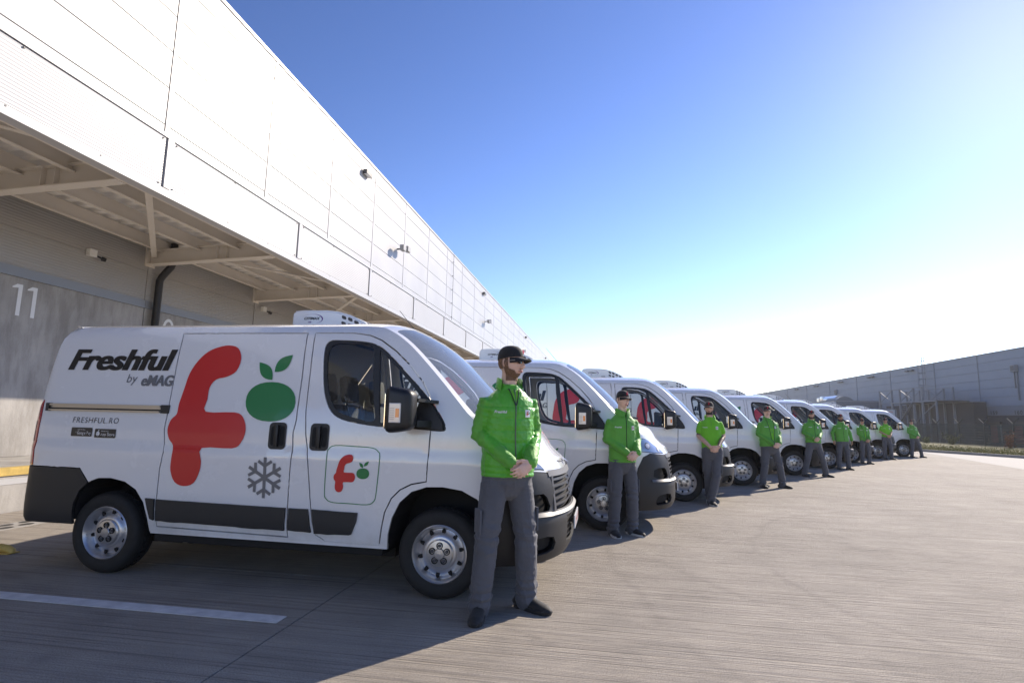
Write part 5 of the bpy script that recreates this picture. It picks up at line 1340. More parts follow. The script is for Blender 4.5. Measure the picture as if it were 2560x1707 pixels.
    for s in (1, -1):                                                       # thigh pocket flaps
        hip, kn, ank, aa = legs[s]; c = hip.lerp(kn, .68) + Vector((s * .083, -.004, 0))
        m = MB().box(c.x - .008, c.x + .008, c.y - .055, c.y + .055, c.z - .09, c.z + .07, bevel=.006); m.build('pocket', M_TROU, root, True)
    # ---- jacket or polo
    polo = P.get('top') == 'polo'; Jm = M_POLO if polo else P.get('jm', M_JACK)
    J = []
    g = girth
    rings = [(.905, .198, .146), (.96, .200, .147), (1.04, .196, .144), (1.15, .192, .140), (1.28, .194, .138), (1.37, .194, .130), (1.425, .178, .116), (1.465, .140, .100), (1.50, .098, .086), (1.53, .080, .075)]
    if polo: rings = [(.93, .176, .126), (.98, .178, .127), (1.06, .176, .126), (1.15, .174, .125), (1.28, .182, .125), (1.37, .184, .120), (1.42, .168, .106), (1.46, .130, .092), (1.495, .088, .078), (1.515, .072, .07)]
    gg = lambda z: 1 + (g - 1) * (1.0 if z < 1.3 else .5)
    J.append(etube([T(0, -.004, r[0]) for r in rings], [(r[1] * gg(r[0]), r[2] * gg(r[0])) for r in rings], 36, e_lim=.012))
    for s in (1, -1):
        sh, el, wr = arms[s]
        if polo:
            e2 = sh.lerp(el, .62); J.append(etube([sh + Vector((-s * .07, 0, -.01)), sh, sh.lerp(el, .3), e2], [.056, .061, .062, .063], 22))
        else:
            J.append(etube([sh + Vector((-s * .07, 0, -.01)), sh, sh.lerp(el, .5), el, el.lerp(wr, .45), el.lerp(wr, .95)], [.058, .062, .060, .057, .053, .047], 22))
    V = []; F = []
    for v, f in J:
        n0 = len(V); V += v; F += [tuple(i + n0 for i in q) for q in f]
    me = remesh(V, F, vx, 3, .5); C2 = co_of(me); N2 = no_of(me); z = C2[:, 2]; x = C2[:, 0] - np.array([LX(q) for q in z])
    armw = np.clip((np.abs(x) - .17) / .05, 0, 1)
    d = folds(C2, seed + 1, 7, 22, 60, 1.4) * (.013 + .008 * armw) * (0.6 if polo else 1)
    for s in (1, -1):                                                       # folds gathered round elbow, armpit and cuff
        sh, el, wr = (np.array(q) for q in arms[s])
        for a0, a1, c0, sg in ((sh, el, .95, .30), (el, wr, .05, .28), (el, wr, .92, .16), (sh, el, .15, .2)):
            ax = a1 - a0; t = (C2 - a0) @ ax / (ax @ ax); dist = np.linalg.norm(C2 - (a0 + np.clip(t, 0, 1)[:, None] * ax), axis=1)
            rel = C2 - a0; ang = rel @ np.array([.3, 1, .2]) * 22
            d += (.0055 if not polo else .003) * np.abs(np.sin(t * 13 + ang * .5 + seed)) ** 2.5 * np.exp(-((t - c0) / sg) ** 2) * (dist < .10) * (np.abs(x) > .15)
    if P.get('quilt'):
        tors = (1 - armw) * (z > .95)
        for zq in np.arange(.97, 1.45, .082): d -= .0035 * tors * np.exp(-((z - zq) / .006) ** 2)
    hem = np.exp(-((z - (rings[0][0] + .025)) / .006) ** 2); d -= .006 * hem
    set_co(me, C2 + N2 * d[:, None])
    fin = [Jm, M_TATT]
    top = link('polo_shirt' if polo else 'jacket', finish(me, 'polo_shirt' if polo else 'jacket', [Jm] + ([M_JACK] if P.get('quilt') else [])), root)
    if P.get('quilt'):
        fc2 = np.empty(len(me.polygons) * 3); me.polygons.foreach_get('center', fc2); fc2 = fc2.reshape(-1, 3)
        me.polygons.foreach_set('material_index', (np.abs(fc2[:, 0]) > .205 - .25 * np.clip(fc2[:, 2] - 1.38, 0, .08)).astype(np.int32) | ((fc2[:, 1] < -.15) & (np.abs(fc2[:, 0]) > .02) & (fc2[:, 2] < 1.12) & (fc2[:, 2] > .99) & (np.abs(fc2[:, 0]) > .03)).astype(np.int32))
    bvh = None
    from mathutils.bvhtree import BVHTree
    bvh = BVHTree.FromPolygons([tuple(v.co) for v in me.vertices], [tuple(p.vertices) for p in me.polygons])
    def front(x_, z_, off=.003):
        h = bvh.ray_cast(Vector((x_ + LX(z_), -.8, z_)), Vector((0, 1, 0)))
        return (h[0].x, h[0].y - off, h[0].z) if h[0] else (x_ + LX(z_), -.15 + LY(z_), z_)
    # collar: folded band open at the throat
    Vc = []; Fc = []; nc = 20; open_ = 1.0 if not P.get('zipped') else .15
    for lay, (rad, zz) in enumerate(((.074, 1.505), (.078, 1.545), (.080 if polo else .084, 1.572 if polo else 1.585), (.083 if polo else .088, 1.570 if polo else 1.583), (.094, 1.535), (.100, 1.512))):
        for k in range(nc + 1):
            a = math.radians(-90) + open_ + (2 * math.pi - 2 * open_) * k / nc
            fr = max(0, -math.sin(a)); r2 = rad * (1 + .10 * fr)
            Vc.append(T(r2 * math.cos(a), r2 * .98 * math.sin(a) + .004 - .018 * fr, zz - (.085 if not P.get('zipped') else .045) * fr ** 2))
    for j in range(5):
        for k in range(nc): Fc.append((j * (nc + 1) + k, j * (nc + 1) + k + 1, (j + 1) * (nc + 1) + k + 1, (j + 1) * (nc + 1) + k))
    link('collar', mk('collar', Vc, Fc, Jm, True), top)
    if not polo:
        Vi = []; Fi = []
        for lay, (rad, zz) in enumerate(((.068, 1.50), (.066, 1.552), (.072, 1.553), (.082, 1.525))):
            for k in range(nc + 1):
                a = math.radians(-90) + .42 + (2 * math.pi - .84) * k / nc; fr = max(0, -math.sin(a)); r2 = rad * (1 + .06 * fr)
                Vi.append(T(r2 * math.cos(a), r2 * .95 * math.sin(a) + .004 - .012 * fr, zz - .042 * fr ** 2))
        for j in range(3):
            for k in range(nc): Fi.append((j * (nc + 1) + k, j * (nc + 1) + k + 1, (j + 1) * (nc + 1) + k + 1, (j + 1) * (nc + 1) + k))
        link('shirt_collar', mk('shirt_collar', Vi, Fi, M_POLO, True), root)
    # front closure
    zs = np.linspace(1.50, .94 if not P.get('openj') else .93, 26)
    if polo: MB().tube([front(0.0, q, .002) for q in np.linspace(1.47, 1.36, 6)], .004, 6).build('placket', M_JACK, top, True)
    elif P.get('openj'):
        ws = lambda q: .022 + .045 * max(0, (q - 1.15)) / .35 + .012
        Vp = []; 
        for q in zs: Vp += [front(-ws(q), q, .004), front(ws(q), q, .004)]
        link('shirt_front', mk('shirt_front', Vp, [(2 * i, 2 * i + 1, 2 * i + 3, 2 * i + 2) for i in range(len(zs) - 1)], M_POLO, True), root)
        for s in (-1, 1): MB().tube([front(s * ws(q), q, .006) for q in zs], .006, 6).build('zip', M_ZIPD, top, True)
    else:
        MB().tube([front(0.004 * math.sin(9 * q), q, .002) for q in zs], .0045, 6).build('zip', M_ZIP if P.get('quilt') else M_ZIPD, top, True)
        if not P.get('zipped'):
            Vp = []; q3 = np.linspace(1.53, 1.39, 6)
            for i, q in enumerate(q3): w = .042 * (1 - i / 5) + .002; Vp += [front(-w, min(q, 1.50), .004), front(w, min(q, 1.50), .004)]
            link('shirt_front', mk('shirt_front', Vp, [(2 * i, 2 * i + 1, 2 * i + 3, 2 * i + 2) for i in range(5)], M_POLO, True), root)
            for s in (-1, 1): MB().tube([front(s * (.042 * (1 - i / 5) + .004), min(q, 1.50), .006) for i, q in enumerate(q3)], .004, 6).build('zip', M_ZIPD, top, True)
    # chest logo patch (wearer's left) and white lettering (wearer's right)
    cxl, czl = (.095, 1.335)
    pt = [front(cxl + a, czl + b, .004) for a, b in ((-.022, -.026), (.022, -.026), (.022, .026), (-.022, .026))]
    pa = link('chest_patch', mk('chest_patch', pt, [(0, 1, 2, 3)], M_VWHT), top)
    pf = [front(cxl - .004 + x * .62, czl + z_ * .62, .006) for x, z_ in lg]; link('patch_emblem', mk('patch_emblem', pf, [tuple(range(len(pf)))], M_VRED), pa)
    gf = [front(cxl + .011 + .006 * math.cos(a), czl + .002 + .005 * math.sin(a), .006) for a in np.linspace(0, 5.8, 8)]; link('patch_emblem', mk('patch_emblem', gf, [tuple(range(8))], M_VGRN), pa)
    Vt, Ft = text_mesh('Freshful', .024, .15, .0006); Vt = np.array(Vt); w = Vt[:, 0].max()
    link('chest_lettering', mk('chest_lettering', [front(-.145 + a, 1.335 + b, .004) for a, b, _ in Vt], Ft, M_VWHT), top)
    # ---- shoes
    for s in (1, -1):
        hip, kn, ank, aa = legs[s]; pit = P.get('toe', {}).get(s, 0.0)
        rings = [(-.085, .034, .030, .040), (-.070, .040, .050, .045), (-.03, .042, .062, .058), (.02, .042, .058, .052), (.07, .047, .042, .040), (.12, .050, .034, .034), (.165, .045, .028, .029), (.195, .030, .020, .022)]
        path = [(0, -yy, zc) for yy, a, b, zc in rings]; rad = [(a, b) for yy, a, b, zc in rings]
        V, F = etube(path, rad, 18, (0, 0, 1)); V2, F2 = etube([(0, .03, .07), (0, .025, .10), (0, .02, .125)], [(.044, .052), (.042, .05), (.042, .05)], 18)
        n0 = len(V); V = V + V2; F = F + [tuple(i + n0 for i in q) for q in F2]
        me = remesh(V, F, .007, 2); c3 = co_of(me); c3[:, 2] = np.maximum(c3[:, 2], .012); set_co(me, c3); finish(me, 'shoe_upper', M_SHOE)
        outl = [(-.088, .030), (-.06, .041), (0, .044), (.07, .049), (.12, .052), (.165, .047), (.19, .034), (.203, .012)]
        pl = [(w_, -y_) for y_, w_ in outl] + [(-w_, -y_) for y_, w_ in outl[::-1]]; nP = len(pl)
        Vs = [(a, b, .002) for a, b in pl] + [(a * 1.03, b * 1.01, .026) for a, b in pl]
        ms = mk('shoe_sole', Vs, [tuple(range(nP - 1, -1, -1)), tuple(range(nP, 2 * nP))] + [(i, (i + 1) % nP, nP + (i + 1) % nP, nP + i) for i in range(nP)], M_SOLEW if P.get('sole') == 'white' else M_SHOE)
        base = ank.copy(); base.z = ank.z - .085
        M4 = Matrix.Translation(base) @ Matrix.Rotation(aa, 4, 'Z') @ Matrix.Translation((0, -.19, 0)) @ Matrix.Rotation(pit, 4, 'X') @ Matrix.Translation((0, .19, 0)) if pit else Matrix.Translation(base) @ Matrix.Rotation(aa, 4, 'Z')
        sh_e = empty('shoe', parent=root)
        me.transform(M4); ms.transform(M4); link('shoe_upper', me, sh_e); link('shoe_sole', ms, sh_e)
        lc = MB()
        for kk in range(4):
            yy = -.045 - .022 * kk; zz = .098 - .011 * kk; lc.tube([(-.024, yy + .004, zz - .008), (0, yy, zz), (.024, yy + .004, zz - .008)], .003, 6)
        m2 = lc.mesh('laces', M_ZIPD, True); m2.transform(M4); l_ = link('laces', m2, sh_e); l_['kind'] = 'stuff'
    tag(root, P['label'], 'person', 'delivery drivers standing in front of the vans')
    return root

D2R = math.radians
CREW = [
 dict(loc=(2.05, -1.10), rot=D2R(33), height=2.0, voxel=.0060, bvox=.0042, feet=((.175, .02, D2R(28)), (-.185, -.02, D2R(-30))), head=D2R(34), shades=True, beard='brown', hair='brown', jm=M_VEST, quilt=True, girth=.97,
      label='bearded man in sunglasses, black cap, green quilted vest and grey trousers beside the nearest van'),
 dict(loc=(2.99, 1.97), rot=D2R(24), height=1.83, voxel=.008, bvox=.005, feet=((.15, .03, D2R(20)), (-.13, 0, D2R(-5))), head=D2R(8), hair='brown', zipped=True, sole='white', skin=0, girth=.92, beard=None, hz=.02, hx=.03,
      label='slim shaven man in zipped green jacket and white-soled trainers beside the second van'),
 dict(loc=(4.64, 5.12), rot=D2R(-2), height=1.83, voxel=.010, feet=((-.06, -.12, D2R(15)), (-.05, .16, D2R(-10))), ankz={-1: .14}, toe={-1: -.55}, knee={1: (.02, -.02, 0), -1: (.0, -.02, 0)}, lean=.13, sway=-.02, head=D2R(-10), beard='dark', beardlift=.009, hair='dark', top='polo', skin=1, sole='white',
      tattoo={-1: [('u', 'e', .45, .95)], 1: [('f', 'e', .1, .95)]}, label='bearded man in bright green polo leaning with crossed legs and tattooed arms'),
 dict(loc=(6.43, 8.20), rot=D2R(12), height=1.86, voxel=.011, feet=((.27, .02, D2R(38)), (-.20, .0, D2R(0))), lean=.06, head=D2R(-20), hair='grey', openj=True, girth=1.13, skin=0, sole='black', hz=-.03, hx=.03, elb=.015,
      label='stout older man in open green jacket over a lighter shirt, feet apart'),
 dict(loc=(8.48, 11.56), rot=D2R(8), height=1.87, voxel=.011, feet=((.32, .03, D2R(40)), (-.28, 0, D2R(5))), lean=.10, head=D2R(-22), beard='dark', beardlift=.010, hair='dark', zipped=False, girth=1.03, skin=1, hz=.04, hx=-.02, elb=.02, sway=.05,
      label='dark-bearded man in green jacket with legs set wide, beside the fifth van'),
 dict(loc=(10.41, 14.66), rot=D2R(4), height=1.84, voxel=.012, feet=((.16, .0, D2R(18)), (-.15, 0, D2R(-10))), lean=.05, arms='side', head=D2R(-12), beard='dark', beardlift=.009, hair='dark', zipped=True, girth=1.02, skin=2,
      label='bearded man in zipped green jacket with both arms hanging at his sides'),
 dict(loc=(12.52, 18.12), rot=D2R(2), height=1.76, voxel=.013, feet=((.13, .0, D2R(25)), (-.13, 0, D2R(-5))), lean=.05, head=D2R(-22), hair='dark', openj=True, girth=.90, skin=2, hz=-.05, hx=.02, elb=-.012, sway=-.05, tilt=.08,
      label='shorter slim man in open green jacket over a bright shirt, seventh in line'),
 dict(loc=(14.98, 21.90), rot=D2R(2), height=1.86, voxel=.013, feet=((.12, -.10, D2R(20)), (-.10, .02, D2R(-5))), lean=.06, head=D2R(-22), hair='dark', top='polo', skin=2, girth=1.02, hz=.03, elb=.02, sway=.04,
      label='tanned man in green polo with bare forearms, second last in line'),
 dict(loc=(17.33, 24.45), rot=D2R(4), height=1.83, voxel=.013, feet=((.30, .0, D2R(40)), (-.16, 0, D2R(0))), lean=.06, head=D2R(-24), hair='dark', zipped=True, girth=.96, skin=1, hz=.0, hx=.04, sway=-.06, elb=-.01,
      label='farthest man of the line, in green jacket with one leg stretched out'),
]
for i, p in enumerate(CREW): person(i, p)
# ---------------------------------------------------------------- far side of the yard
M_RCLAD = principled('blue_grey_cladding', (0.205, 0.24, 0.295), 0.5, var=0.05, vscale=0.3)
M_RCLADD = principled('dark_grey_cladding', (0.16, 0.18, 0.205), 0.55, var=0.06, vscale=0.3)
M_RBASE = principled('dark_plinth', (0.022, 0.026, 0.034), 0.7, var=0.2, vscale=0.5)
M_RDOOR = principled('red_brown_door', (0.24, 0.055, 0.042), 0.55)
M_GALV = principled('galvanised_steel', (0.20, 0.215, 0.23), 0.6, metal=0.0)
M_SILV = principled('silver_duct', (0.70, 0.70, 0.70), 0.28, metal=0.8)
M_FENCE = principled('dark_green_fence', (0.020, 0.030, 0.026), 0.5)
M_ANNEX = principled('pale_annex_wall', (0.62, 0.62, 0.62), 0.6, var=0.04, vscale=0.4)
M_ASPH = principled('asphalt', (0.045, 0.045, 0.048), 0.9, var=0.2, vscale=1)
M_KERB = principled('kerb_concrete', (0.33, 0.31, 0.28), 0.85, var=0.15, vscale=3)

def build_far():
    XR = 56.2
    rw = empty('warehouse', (XR, 0, 0)); tag(rw, 'blue grey warehouse in shade across the yard, behind the fence', 'warehouse')
    Z0 = -1.3
    MB().box(0.12, 40, 40, 290, Z0, 11.75).build('core_wall', M_RCLADD, rw)
    ys = [40, 52, 63.5, 74.5, 85.4, 96.3, 110.7, 125.2, 140.0, 155.6, 171.6, 188, 204, 220, 240, 260, 290]
    for i in range(len(ys) - 1):
        for k in range(7):
            z0 = 3.35 + 1.24 * k; z1 = min(z0 + 1.21, 11.98)
            MB().box(0, 0.12, ys[i] + .05, ys[i + 1] - .05, z0, z1, bevel=0.012).build('cladding_panel', M_RCLAD if k > 2 else M_RCLADD if k == 0 else M_RCLAD, rw)
        MB().box(-0.05, 0.1, ys[i] - .08, ys[i] + .08, 3.3, 11.95).build('seam_trim', M_RCLADD, rw)
        MB().box(-0.02, 0.12, ys[i] + .05, ys[i + 1] - .05, Z0, 3.30).build('plinth_panel', M_RBASE, rw)
    MB().box(-0.12, 0.5, 40, 290, 11.99, 12.08).build('roof_coping', M_GALV, rw)
    nums = [(73.4, '161'), (78.1, '160'), (82.8, '159'), (87.5, '158'), (92.2, '157')]
    for y, t in nums:
        for q, ch in enumerate(t):
            V, F = text_mesh(ch, 0.9, 0, .015); V = np.array(V)
            link('dock_number', mk('dock_number', [(-0.062, y + .75 - .55 * q - a, 3.45 + b * .8) for a, b, _ in V], F, principled('number_black', (0.03, 0.03, 0.035), 0.6)), rw)
    for k in range(12):
        y = 64.0 + 4.7 * k
        d = empty('dock_door', (-0.03, y, -.35), parent=rw)
        MB().box(-0.06, 0.0, -0.95, 0.95, 0.0, 2.3).build('door_leaf', M_RDOOR, d)
        m = MB().box(-0.35, 0.0, -1.5, -0.97, -0.02, 2.8).box(-0.35, 0.0, 0.97, 1.5, -0.02, 2.8).box(-0.35, 0.0, -0.97, 0.97, 2.32, 2.8); m.build('dock_shelter', M_PIPE, d)
        MB().box(-0.5, -0.36, -1.95, -1.75, 0.0, 2.5).build('guide_post', M_GALV, d)
    for y in (72.5, 103.3, 118.1, 133, 148, 163):
        l = empty('floodlight', (0, y, 11.35), parent=rw)
        for s in (-1, 1): MB().box(-0.5, -0.1, s * .75 - .5, s * .75 + .5, -.12, .12, bevel=.03).build('lamp_head', M_DARK, l)
        MB().bar((0, 0, 0), (-0.3, 0, 0), .1).build('bracket', M_DARK, l)
    for y, z in ((77.8, 9.45), (136, 9.3)):
        v = empty('wall_vent', (0, y, z), parent=rw)
        MB().box(-0.45, 0, -.45, .45, -.45, .45, bevel=.05).build('vent_box', M_GALV, v); MB().box(-0.47, -.452, -.32, .32, -.32, .32).build('vent_louvre', M_DARK, v)
        MB().bar((-.1, -.2, -.45), (-.1, -.2, -4.2), .16).build('conduit', M_GALV, v); MB().bar((-.1, .25, -.45), (-.1, .25, -2.6), .12).build('conduit', M_GALV, v)
    for y, zb in ((98.4, 5.6), (191.5, 2.5)):
        ld = empty('caged_ladder', (-0.5, y, 0)); ld.location = (XR - 0.5, y, 0)
        tag(ld, 'tall caged access ladder rising above the roof beside the steel stair tower' if y < 150 else 'small distant caged roof ladder at the far end of the grey warehouse', 'ladder')
        for s in (-.3, .3): MB().bar((0, s, zb), (0, s, 13.3), .07).build('rail', M_GALV, ld)
        for k in range(int((13 - zb) / .35)): MB().bar((0, -.3, zb + .35 * k), (0, .3, zb + .35 * k), .03).build('rung', M_GALV, ld)
        for k in range(int((13.2 - zb) / 1.0)):
            z = zb + .9 + 1.0 * k
            if z < 13.4: MB().tube([(-.9 * math.sin(a), .55 * math.cos(a) + 0, z) for a in np.linspace(0, math.pi, 9)], .035, 5).build('cage_hoop', M_GALV, ld)
        for a in (.6, 1.57, 2.54): MB().bar((-.9 * math.sin(a), .55 * math.cos(a), zb + .9), (-.9 * math.sin(a), .55 * math.cos(a), 13.3), .04).build('cage_bar', M_GALV, ld)
    # steel stair tower with platform and plant room below
    tw = empty('stair_tower', (50, 0, 0)); tag(tw, 'open steel frame stair tower in front of the grey warehouse', 'tower')
    for y in (101.3, 97.2, 94.6, 90.5, 88.1):
        for x in (0, 4.2): MB().bar((x, y, Z0), (x, y, 7.55), .26).build('column', M_GALV, tw)
    for x in (0, 4.2):
        MB().bar((x, 88.1, 7.5), (x, 101.3, 7.5), .14).build('top_beam', M_GALV, tw); MB().bar((x, 84.5, 5.35), (x, 101.3, 5.35), .2).build('deck_beam', M_GALV, tw)
        for a, c in ((101.3, 97.2), (94.6, 90.5)):
            MB().bar((x, a, 7.4), (x, c, 5.5), .09).build('brace', M_GALV, tw); MB().bar((x, c, 7.4), (x, a, 5.5), .09).build('brace', M_GALV, tw)
        for k in range(5): MB().bar((x, 84.5, 5.6 + .26 * k), (x, 101.3, 5.6 + .26 * k), .05).build('guard_rail', M_GALV, tw)
    MB().box(0, 4.2, 84.5, 101.3, 5.38, 5.44).build('deck', M_GALV, tw)
    MB().bar((-.3, 97.0, .2), (-.3, 90.2, 5.3), .35, .12).build('stair_flight', M_GALV, tw)
    for k in range(14): MB().box(-1.1, -.4, 96.8 - .48 * k, 97.1 - .48 * k, .3 + .36 * k, .34 + .36 * k).build('stair_tread', M_GALV, tw)
    MB().bar((0, 84.6, Z0), (0, 84.6, 5.3), .2).build('column', M_GALV, tw); MB().bar((0, 84.8, 4.9), (0, 88.0, 3.4), .12).build('brace', M_GALV, tw)
    pr = empty('plant_room', (54.6, 95, 0)); tag(pr, 'dark grey plant room under the steel stair tower', 'building')
    MB().box(-.2, 1.4, -11, 14, Z0, 5.2).build('wall', M_RBASE, pr); MB().box(-.3, 1.4, -11.1, 14.1, 5.2, 5.3).build('roof', M_GALV, pr)
    MB().box(-.26, -.2, -3, -1.8, 0, 2.2).build('door', M_RBASE, pr)
    # pale annex with rooftop ducts
    an = empty('annex_building', (48.1, 116, 0)); tag(an, 'low pale annex with silver ducts on its roof behind the vans', 'building')
    MB().box(0, 8, 0, 34, Z0, 6.35).build('wall', M_ANNEX, an); MB().box(-.06, 8, -.06, 34, 6.35, 6.47).build('parapet', M_GALV, an)
    MB().box(.35, 8.0, -.10, -.02, 2.5, 6.3).build('grey_facade', M_RCLADD, an); MB().box(-.08, -.01, 0.6, 1.3, 5.6, 6.0).build('vent', M_DARK, an)
    du = empty('roof_duct', (50.5, 118.6, 6.47)); tag(du, 'large shiny silver ventilation duct on the annex roof', 'duct')
    m = MB(); V = []
    for y in (0.8, 7.2): V += [(-1.0 * math.cos(a) * 1.0, y, .45 + .75 * math.sin(a)) for a in np.linspace(-.4, math.pi + .4, 14)]
    m.add(V, [(i, i + 1, 15 + i, 14 + i) for i in range(13)] + [tuple(range(14)), tuple(range(27, 13, -1))]); m.build('duct_body', M_SILV, du, True)
    MB().box(-.8, .8, 8.0, 9.6, .2, 1.25, bevel=.15).build('duct_end', M_SILV, du, True); MB().box(-.5, .5, 7.2, 8.0, .3, .9).build('duct_neck', M_DARK, du); MB().box(-.9, .9, 9.9, 11.2, 0, 1.0, bevel=.1).build('fan_box', M_SILV, du)
    MB().box(-.7, -.6, 1, 7, -.0, .3).build('support', M_GALV, du)
    sk = empty('roof_skylight', (50.5, 117, 6.47)); tag(sk, 'low arched skylight on the annex roof right of the silver duct', 'skylight')
    V = []
    for y in (0, 6): V += [(1.5 * math.cos(a), y, .85 * math.sin(a)) for a in np.linspace(0, math.pi, 14)]
    MB().add(V, [(i, i + 1, 15 + i, 14 + i) for i in range(13)] + [tuple(range(14)), tuple(range(27, 13, -1))]).build('dome', M_GALV, sk, True); MB().box(-1.6, 1.6, -.1, 6.1, -.0, .1).build('kerb_frame', M_GALV, sk)
    # white box truck end behind the last van
    tk = empty('box_truck', (38.6, 80, -1.0)); tag(tk, 'white box truck body with an orange curved mark, behind the farthest van', 'truck')
    MB().box(0, 3.9, 0, 7.5, 0.95, 4.88, bevel=.04).build('cargo_box', M_ANNEX, tk); MB().box(3.72, 3.94, -.05, -.005, 0.95, 4.9).build('corner_post', M_GALV, tk); MB().box(0, 3.9, -.05, -.005, 4.8, 4.92).build('top_rail', M_GALV, tk)
    arc = []
    for a in np.linspace(.4, 4.2, 12): arc += [(3.2 + .35 * math.cos(a), -.012, 4.35 + .22 * math.sin(a)), (3.2 + .28 * math.cos(a), -.012, 4.35 + .15 * math.sin(a))]
    link('curved_mark', mk('curved_mark', arc, [(2 * i, 2 * i + 1, 2 * i + 3, 2 * i + 2) for i in range(11)], M_AMBER), tk)
    MB().box(.4, 3.5, .2, 7.3, .55, .95).build('chassis', M_DARK, tk)
    for x in (.25, 3.2):
        for y in (1.4, 6.2): MB().lathe([(0, 0), (.48, 0), (.5, .05), (.5, .3), (.48, .35), (0, .35)], 20, 'y').build('wheel', M_TYRE, tk, True).location = (x + .2, y, .5)
    for c in tk.children:
        if c.name.startswith('wheel'): c.rotation_euler = (0, 0, math.pi / 2)
    # verge with kerb
    A = Vector((34.3, -0.2)); Bp = Vector((16.2, 45.0)); d = (Bp - A).normalized(); nrm = Vector((d.y, -d.x)); nrm = nrm if nrm.x > 0 else -nrm
    poly = [A + nrm * .16, Bp + nrm * .16, Vector((16.2, 64)), Vector((33.6, 64)), Vector((33.6, 6)), Vector((36, -0.2))]
    V = [(p.x, p.y, -1.3) for p in poly] + [(p.x, p.y, .10) for p in poly]; n = len(poly)
    vg = link('verge', mk('verge', V, [tuple(range(n, 2 * n))] + [(i, (i + 1) % n, n + (i + 1) % n, n + i) for i in range(n)], principled('verge_soil', (0.15, 0.135, 0.045), 0.95, var=.4, vscale=2.5)), None); tag(vg, kind='structure')
    kb = empty('kerb'); tag(kb, kind='structure'); L = (Bp - A).length; nst = int(L / 1.0)
    ks = MB().box(-.075, .075, .006, .994, -.03, .135, bevel=.012).mesh('kerb_stone', M_KERB); ang = math.atan2(d.y, d.x) - math.pi / 2
    for k in range(nst):
        p = A + d * k + nrm * .08; link('kerb_stone', ks, kb, (p.x, p.y, 0), (0, 0, ang))
    ap = tag(MB().box(33.7, 56.1, 20, 260, -1.2, -1.0).build('service_road', M_ASPH), kind='structure')
    # grass
    r = np.random.default_rng(5); V = []; F = []
    for k in range(26000):
        t = r.uniform(.25, 1.0); w = r.uniform(.2, 13) ** 1.0; p = A + d * (L * t) + nrm * (.2 + w * r.uniform(.2, 1)); h = r.uniform(.03, .10) * (2.2 if r.random() < .04 else 1); a = r.uniform(0, 6.28); b = r.uniform(.012, .03)
        if p.x > 33.5: continue
        dx, dy = math.cos(a) * b, math.sin(a) * b; n0 = len(V); lx, ly = r.normal(0, .05, 2)
        V += [(p.x - dx, p.y - dy, .09), (p.x + dx, p.y + dy, .09), (p.x + lx, p.y + ly, .10 + h)]; F.append((n0, n0 + 1, n0 + 2))
    def gm(nt, p, N, L_):
        g = nt.nodes.new('ShaderNodeNewGeometry'); nz = nt.nodes.new('ShaderNodeTexNoise'); nz.inputs['Scale'].default_value = 1.1; nz.inputs['Detail'].default_value = 5; L_(g.outputs['Position'], nz.inputs['Vector'])
        L_(_ramp(nt, L_, nz.outputs[0], [(0.3, (0.085, 0.115, 0.022)), (0.5, (0.19, 0.18, 0.04)), (0.68, (0.36, 0.28, 0.08))]), p.inputs['Base Color'])
    gr = link('grass', mk('grass', V, F, node_mat('verge_grass', gm, 0.8)), None); tag(gr, 'short yellow green grass growing on the verge behind the kerb', 'grass', kind='stuff')
    # weeds
    def weed(loc, h, wd, col, label, seed):
        w = empty('weed_plant', (*loc, .1)); tag(w, label, 'plant'); rr_ = np.random.default_rng(seed); lm = principled('weed_leaf_%d' % seed, col, 0.8, var=.4, vscale=6)
        st = MB(); V = []; F = []
        for k in range(9):
            a = rr_.uniform(0, 6.28); rad = wd * rr_.uniform(.15, .9); tip = Vector((math.cos(a) * rad, math.sin(a) * rad, h * rr_.uniform(.55, 1.0) * (1 - .35 * rad / wd)))
            st.tube([(0.05 * math.cos(a), .05 * math.sin(a), 0), tip * .5 + Vector((0, 0, h * .06)), tip], [.012, .009, .004], 5)
            for q in range(70):
                t = rr_.uniform(.12, 1.03); c = tip * t + Vector(rr_.normal(0, .07 + .05 * (1 - t), 3)); u = Vector(rr_.normal(size=3)).normalized(); v = u.cross(Vector(rr_.normal(size=3))).normalized(); s1 = rr_.uniform(.03, .07); s2 = s1 * .4; n0 = len(V)
                c.z = max(c.z, .03); V += [c - u * s1, c + v * s2, c + u * s1, c - v * s2]; F.append((n0, n0 + 1, n0 + 2, n0 + 3))
        st.build('stem', principled('weed_stem', (.10, .07, .03), .8), w, True); lf = link('leaves', mk('leaves', V, F, lm), w); lf['kind'] = 'stuff'
    weed((31.0, 46.7), 1.35, .75, (.15, .15, .05), 'bushy olive green weed growing in front of the fence', 21)
    weed((31.0, 39.95), 1.5, .5, (.22, .09, .04), 'tall reddish brown dried weed in front of the fence near the right edge', 22)
    weed((30.6, 49.6), .7, .3, (.16, .17, .06), 'small upright yellow green weed left of the bushy one at the fence', 23)
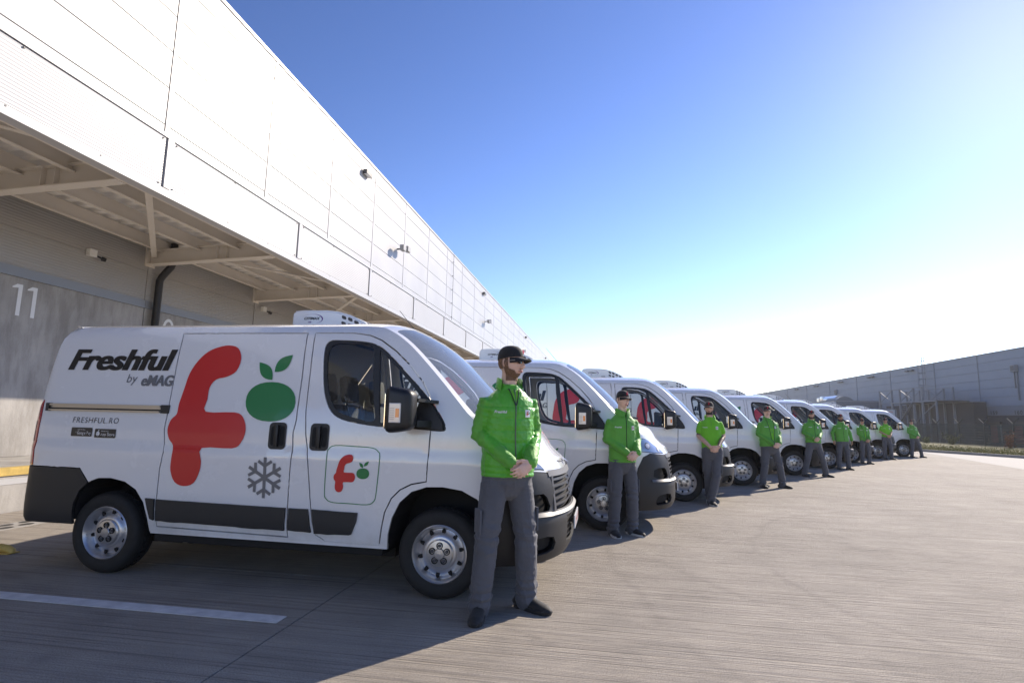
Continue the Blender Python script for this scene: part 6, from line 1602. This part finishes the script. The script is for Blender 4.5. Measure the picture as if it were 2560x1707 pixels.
    # fence
    fe = empty('security_fence', (32.6, 0, 0)); tag(fe, 'dark wire mesh fence with Y shaped post tops and barbed wire', 'fence')
    ps = 3.25; y0 = 41.97 - 2 * ps
    post = MB().box(-.04, .04, -.04, .04, .05, 1.86).mesh('post', M_FENCE); arm = MB().bar((0, 0, 1.84), (-.02, .60, 2.24), .06).bar((0, 0, 1.84), (.02, -.60, 2.24), .06).mesh('post_arm', M_FENCE)
    armA = MB().bar((0, 0, 1.84), (0, .58, 2.24), .06).mesh('post_arm', M_FENCE); armB = MB().bar((0, 0, 1.84), (0, -.58, 2.24), .06).mesh('post_arm', M_FENCE)
    mw = MB()
    for k in range(9): mw.bar((0, .04, .12 + .21 * k), (0, ps - .04, .12 + .21 * k), .028)
    for k in range(int(ps / .10)): mw.bar((0, .1 + .10 * k, .1), (0, .1 + .10 * k, 1.82), .024)
    mw = mw.mesh('mesh_panel', M_FENCE); bw = MB()
    for s in (-1, 1): 
        for q in (.45, .95): bw.bar((0, s * .58 * q, 1.84 + .4 * q), (0, s * .58 * q + ps, 1.84 + .4 * q), .012)
    bw = bw.mesh('barbed_wire', M_FENCE)
    for k in range(9):
        y = y0 + ps * k
        link('post', post, fe, (0, y, 0)); link('post_arm', armA, fe, (0, y, 0)); link('post_arm', armB, fe, (0, y, 0))
        o = link('mesh_panel', mw, fe, (0, y, 0)); o['kind'] = 'stuff'; o = link('barbed_wire', bw, fe, (0, y, 0)); o['kind'] = 'stuff'
build_far()

# ---------------------------------------------------------------- summer haze
def build_haze():
    m = bpy.data.materials.new('haze_air'); m.use_nodes = True; nt = m.node_tree; nt.nodes.remove(nt.nodes['Principled BSDF'])
    v = nt.nodes.new('ShaderNodeVolumePrincipled'); v.inputs['Color'].default_value = (0.97, 0.98, 1.0, 1); v.inputs['Density'].default_value = 0.0004; v.inputs['Anisotropy'].default_value = 0.35
    nt.links.new(v.outputs[0], nt.nodes['Material Output'].inputs['Volume'])
    o = MB().box(-385, 485, -145, 885, -3.2, 15.0).build('haze', m); tag(o, 'thin pale haze filling the air of the yard', 'haze', kind='stuff')
build_haze()
